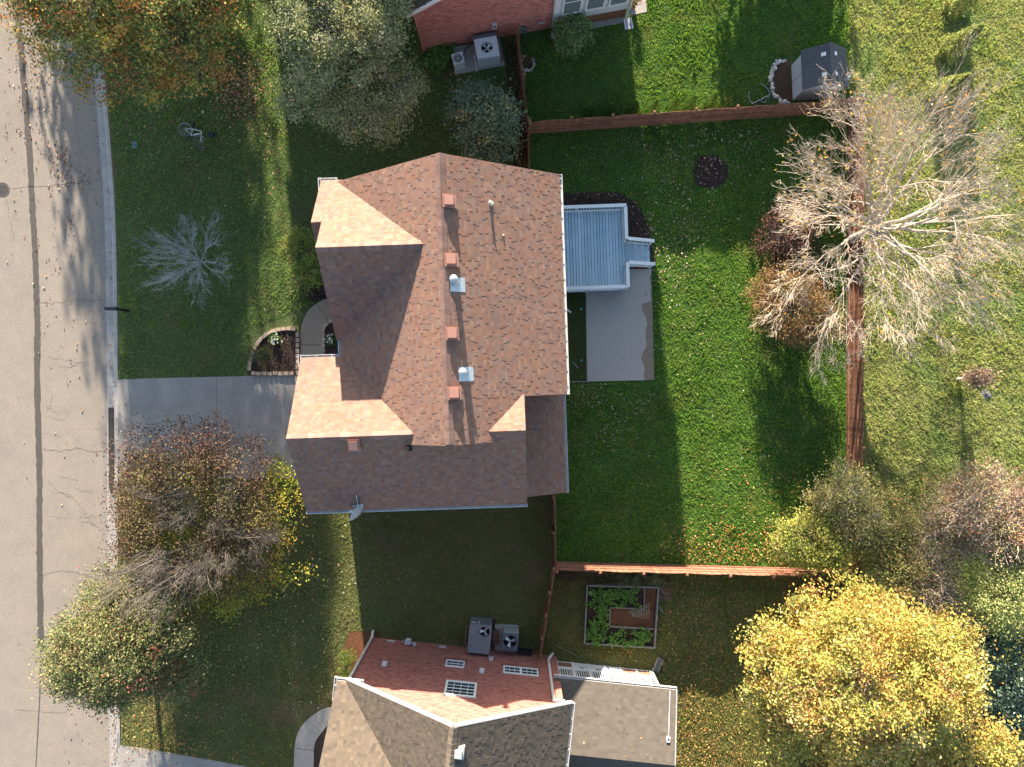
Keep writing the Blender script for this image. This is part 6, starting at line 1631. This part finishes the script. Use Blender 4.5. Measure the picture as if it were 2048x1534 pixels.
def grass(name, poly, dens, m, h, w, seed):
    g = np.random.default_rng(seed); X, Y = scatter(poly, dens, g); n = len(X); V = []
    gs = 512; nz = g.normal(0, 1, (gs, gs))
    def blur(a, s):
        f = np.fft.rfft2(a); ky = np.fft.fftfreq(gs)[:, None]; kx = np.fft.rfftfreq(gs)[None]; f *= np.exp(-2 * (math.pi * s) ** 2 * (kx ** 2 + ky ** 2)); r = np.fft.irfft2(f, (gs, gs)); return r / r.std()
    fld = blur(nz, 1.3) * .6 + blur(g.normal(0, 1, (gs, gs)), 4.5) * .5; cell = .09
    lumps = np.clip(.75 + .55 * fld[(np.floor(Y / cell).astype(int)) % gs, (np.floor(X / cell).astype(int)) % gs], .1, 2.2)
    for b in range(3):
        a = g.uniform(0, 6.283, n); ox, oy = g.normal(0, .03, n), g.normal(0, .03, n); le = g.uniform(.25, .9, n) * h; hh = h * g.uniform(.6, 1.25, n) * (.6 + .5 * lumps); ww = w * g.uniform(.7, 1.3, n)
        s = np.c_[-np.sin(a), np.cos(a)] * ww[:, None] / 2; bx, by = X + ox, Y + oy
        V.append(np.stack([np.c_[bx - s[:, 0], by - s[:, 1], np.full(n, .003)], np.c_[bx + s[:, 0], by + s[:, 1], np.full(n, .003)], np.c_[bx + np.cos(a) * le, by + np.sin(a) * le, hh]], 1))
    V = np.concatenate(V); k = len(V); F = np.arange(k * 3).reshape(k, 3)
    o = npmesh(name, V.reshape(-1, 3), F, m, np.clip(g.normal(1, .25, k), .5, 1.7)); o['kind'] = 'stuff'
    return o
grass('grass', front, 190, M_bladeF, .055, .03, 1)
grass('grass', front2, 190, M_bladeO, .055, .03, 2)
grass('grass', back, 240, M_bladeB, .075, .033, 3)
grass('grass', nback, 240, M_bladeB, .07, .033, 4)
grass('grass', side, 200, M_bladeS, .06, .032, 5)
field = PX([(1696, -60), (2120, -60), (2120, 1600), (1694, 1600)])
grass('grass', field, 260, M_bladeR, .095, .038, 6)

BROWN = [(.26, .15, .10, 4), (.34, .22, .15, 3), (.17, .09, .06, 3), (.42, .32, .24, 1.5)]
def litter(name, blobs, palette, size, seed, z=.055, zj=.055, label=None, m=None):
    g = np.random.default_rng(seed); X = []
    for (px, py, sx, sy, n) in blobs:
        c = P(px, py, 0 if z > -.05 else z); X.append(np.c_[g.normal(c.x, sx / 41.3, n), g.normal(c.y, sy / 41.3, n), z + g.uniform(0, zj, n)])
    X = np.concatenate(X)
    o = leafmesh(name, X, size, pal(g, len(X), palette, .22), m or M_litter, None, g, 1.4, .7, 'stuff'); return o
# street leaves
litter('fallen_leaves', [(70, 90, 30, 45, 60), (80, 150, 26, 30, 70), (92, 220, 25, 30, 60), (70, 265, 30, 20, 26), (120, 305, 11, 13, 60), (128, 330, 9, 16, 50), (120, 350, 18, 20, 40), (150, 365, 20, 8, 36), (185, 350, 20, 30, 26), (110, 420, 35, 40, 34), (140, 440, 6, 8, 12), (120, 520, 40, 50, 26), (130, 650, 45, 60, 24), (150, 800, 40, 80, 18), (30, 240, 20, 60, 24), (35, 450, 20, 60, 8), (60, 1000, 50, 150, 8), (90, 60, 30, 30, 50), (170, 1490, 40, 30, 16)], BROWN, .10, 1, ROADZ + .012, .02)
litter('fallen_leaves', [(222, 340, 4, 40, 36), (222, 650, 5, 90, 24), (224, 780, 4, 30, 14), (228, 1480, 4, 35, 40), (219, 560, 3, 60, 16)], BROWN, .085, 2, -.03, .02)
# lawns
PALE = [(.34, .26, .2, 3), (.4, .34, .27, 2), (.24, .155, .11, 2.5)]
litter('fallen_leaves', [(1300, 300, 60, 25, 55), (1420, 300, 60, 30, 80), (1370, 430, 55, 60, 142), (1330, 470, 25, 40, 49), (1350, 510, 30, 30, 68), (1160, 320, 50, 25, 16), (1490, 330, 50, 40, 43), (1480, 270, 70, 14, 49)], PALE, .085, 3)
litter('fallen_leaves', [(1180, 790, 20, 18, 43), (1230, 825, 30, 25, 37), (1210, 870, 18, 12, 37), (1285, 800, 20, 12, 16), (1190, 850, 40, 40, 37), (1300, 900, 100, 80, 24), (1380, 640, 50, 60, 68), (1340, 560, 25, 25, 31), (1420, 620, 60, 70, 55), (1480, 900, 60, 100, 37)], PALE, .08, 4)
ORG_ = [(.4, .16, .06, 4), (.34, .24, .08, 3), (.26, .12, .06, 2), (.42, .3, .12, 1.5)]
litter('fallen_leaves', [(1440, 1080, 60, 25, 187), (1520, 1090, 60, 22, 209), (1600, 1060, 50, 40, 110), (1550, 1020, 70, 50, 121), (1480, 1110, 90, 10, 165), (1380, 1090, 50, 25, 44), (1480, 980, 70, 60, 60)], ORG_, .085, 5)
litter('fallen_leaves', [(470, 170, 30, 30, 260), (480, 190, 25, 35, 198), (470, 160, 20, 30, 161), (500, 230, 30, 35, 74), (540, 280, 40, 50, 68), (470, 280, 50, 70, 93), (330, 250, 80, 40, 99), (300, 320, 70, 60, 62), (450, 350, 70, 60, 43), (560, 420, 40, 60, 31)], [(.3, .12, .06, 1), (.36, .2, .11, 1), (.42, .33, .25, 1), (.2, .08, .05, 1)], .085, 6)
litter('fallen_leaves', [(330, 560, 80, 90, 40), (420, 690, 100, 50, 22), (640, 540, 20, 40, 40), (230, 600, 5, 60, 8)], PALE, .075, 7)
WHT = [(.42, .38, .33, 4), (.45, .36, .12, 2), (.4, .26, .1, 1)]
litter('fallen_leaves', [(600, 1150, 90, 80, 130), (520, 1260, 110, 80, 105), (700, 1180, 80, 70, 55), (480, 1400, 120, 60, 55), (820, 1120, 150, 60, 37), (960, 1150, 120, 60, 24), (640, 1060, 80, 50, 37), (480, 1330, 60, 40, 37)], WHT, .075, 8)
litter('fallen_leaves', [(1400, 1290, 50, 60, 181), (1370, 1230, 40, 40, 99), (1430, 1380, 60, 60, 231), (1400, 1450, 45, 50, 286), (1460, 1300, 60, 60, 121), (1440, 1500, 60, 30, 286), (1330, 1230, 20, 60, 33), (1240, 1310, 50, 8, 33), (1400, 1520, 40, 25, 165), (1430, 1190, 60, 20, 49)], ORG_, .075, 9)
litter('fallen_leaves', [(320, 1440, 45, 30, 240), (340, 1490, 50, 10, 160), (300, 1500, 40, 20, 60), (420, 1515, 60, 10, 50)], ORG_, .075, 10)
litter('fallen_leaves', [(1040, 180, 7, 70, 180), (1046, 290, 6, 30, 80), (950, 170, 40, 10, 40), (905, 155, 20, 10, 50)], [(.2, .09, .05, 3), (.28, .15, .08, 2), (.36, .26, .16, 1)], .085, 11)
litter('fallen_leaves', [(1250, 420, 25, 25, 60), (1200, 392, 40, 5, 30), (1420, 340, 20, 20, 16), (1290, 470, 10, 40, 40), (1560, 560, 30, 60, 60), (1700, 580, 15, 60, 120), (1695, 640, 12, 40, 100)], BROWN, .075, 12)
# single leaves blown on to the porch roof
g = np.random.default_rng(71); X = []
for x, y in ((1320, 1397), (1235, 1419), (1195, 1429), (1290, 1443), (1253, 1465), (1280, 1472), (1313, 1443), (1248, 1502), (1166, 1478), (1262, 1494), (1290, 1500)):
    p = P(x, y, 3.4); _, v_ = 0, (p.x - NS(0, 0).x) * NS.n.x + (p.y - NS(0, 0).y) * NS.n.y; X.append((p.x, p.y, PZ + (.08 - v_) * .346 + .04))
leafmesh('fallen_leaves', np.array(X), .085, pal(g, len(X), [(.42, .24, .1, 2), (.5, .36, .22, 2)]), M_litter, None, g, 1.2, .8, 'stuff')
for name, m_, seed in (('mulch_chips', M_litter, 1),):
    g = np.random.default_rng(90); pts = []
    for poly, n in ((PX([(1128, 388), (1235, 387), (1262, 399), (1283, 421), (1297, 451), (1302, 480), (1262, 478), (1258, 408), (1128, 408)]), 2200), (PX(ring_), 900), (PX([(504, 744), (510, 706), (530, 676), (556, 663), (592, 664), (592, 744)]), 1100), (PX([(610, 545), (640, 505), (660, 520), (660, 595), (630, 600)]), 800)):
        xs = [p[0] for p in poly]; ys = [p[1] for p in poly]; X, Y = g.uniform(min(xs), max(xs), n * 3), g.uniform(min(ys), max(ys), n * 3); k = inpoly(X, Y, poly); pts.append(np.c_[X[k], Y[k], g.uniform(.02, .05, k.sum()) + (.06 if n == 1100 else 0)][:n])
    X = np.concatenate(pts); leafmesh('mulch_chips', X, .075, pal(g, len(X), [(.06, .042, .035, 4), (.10, .075, .06, 3), (.035, .025, .022, 3), (.2, .16, .13, .5)]), M_litter, None, g, .8, .35, 'stuff')
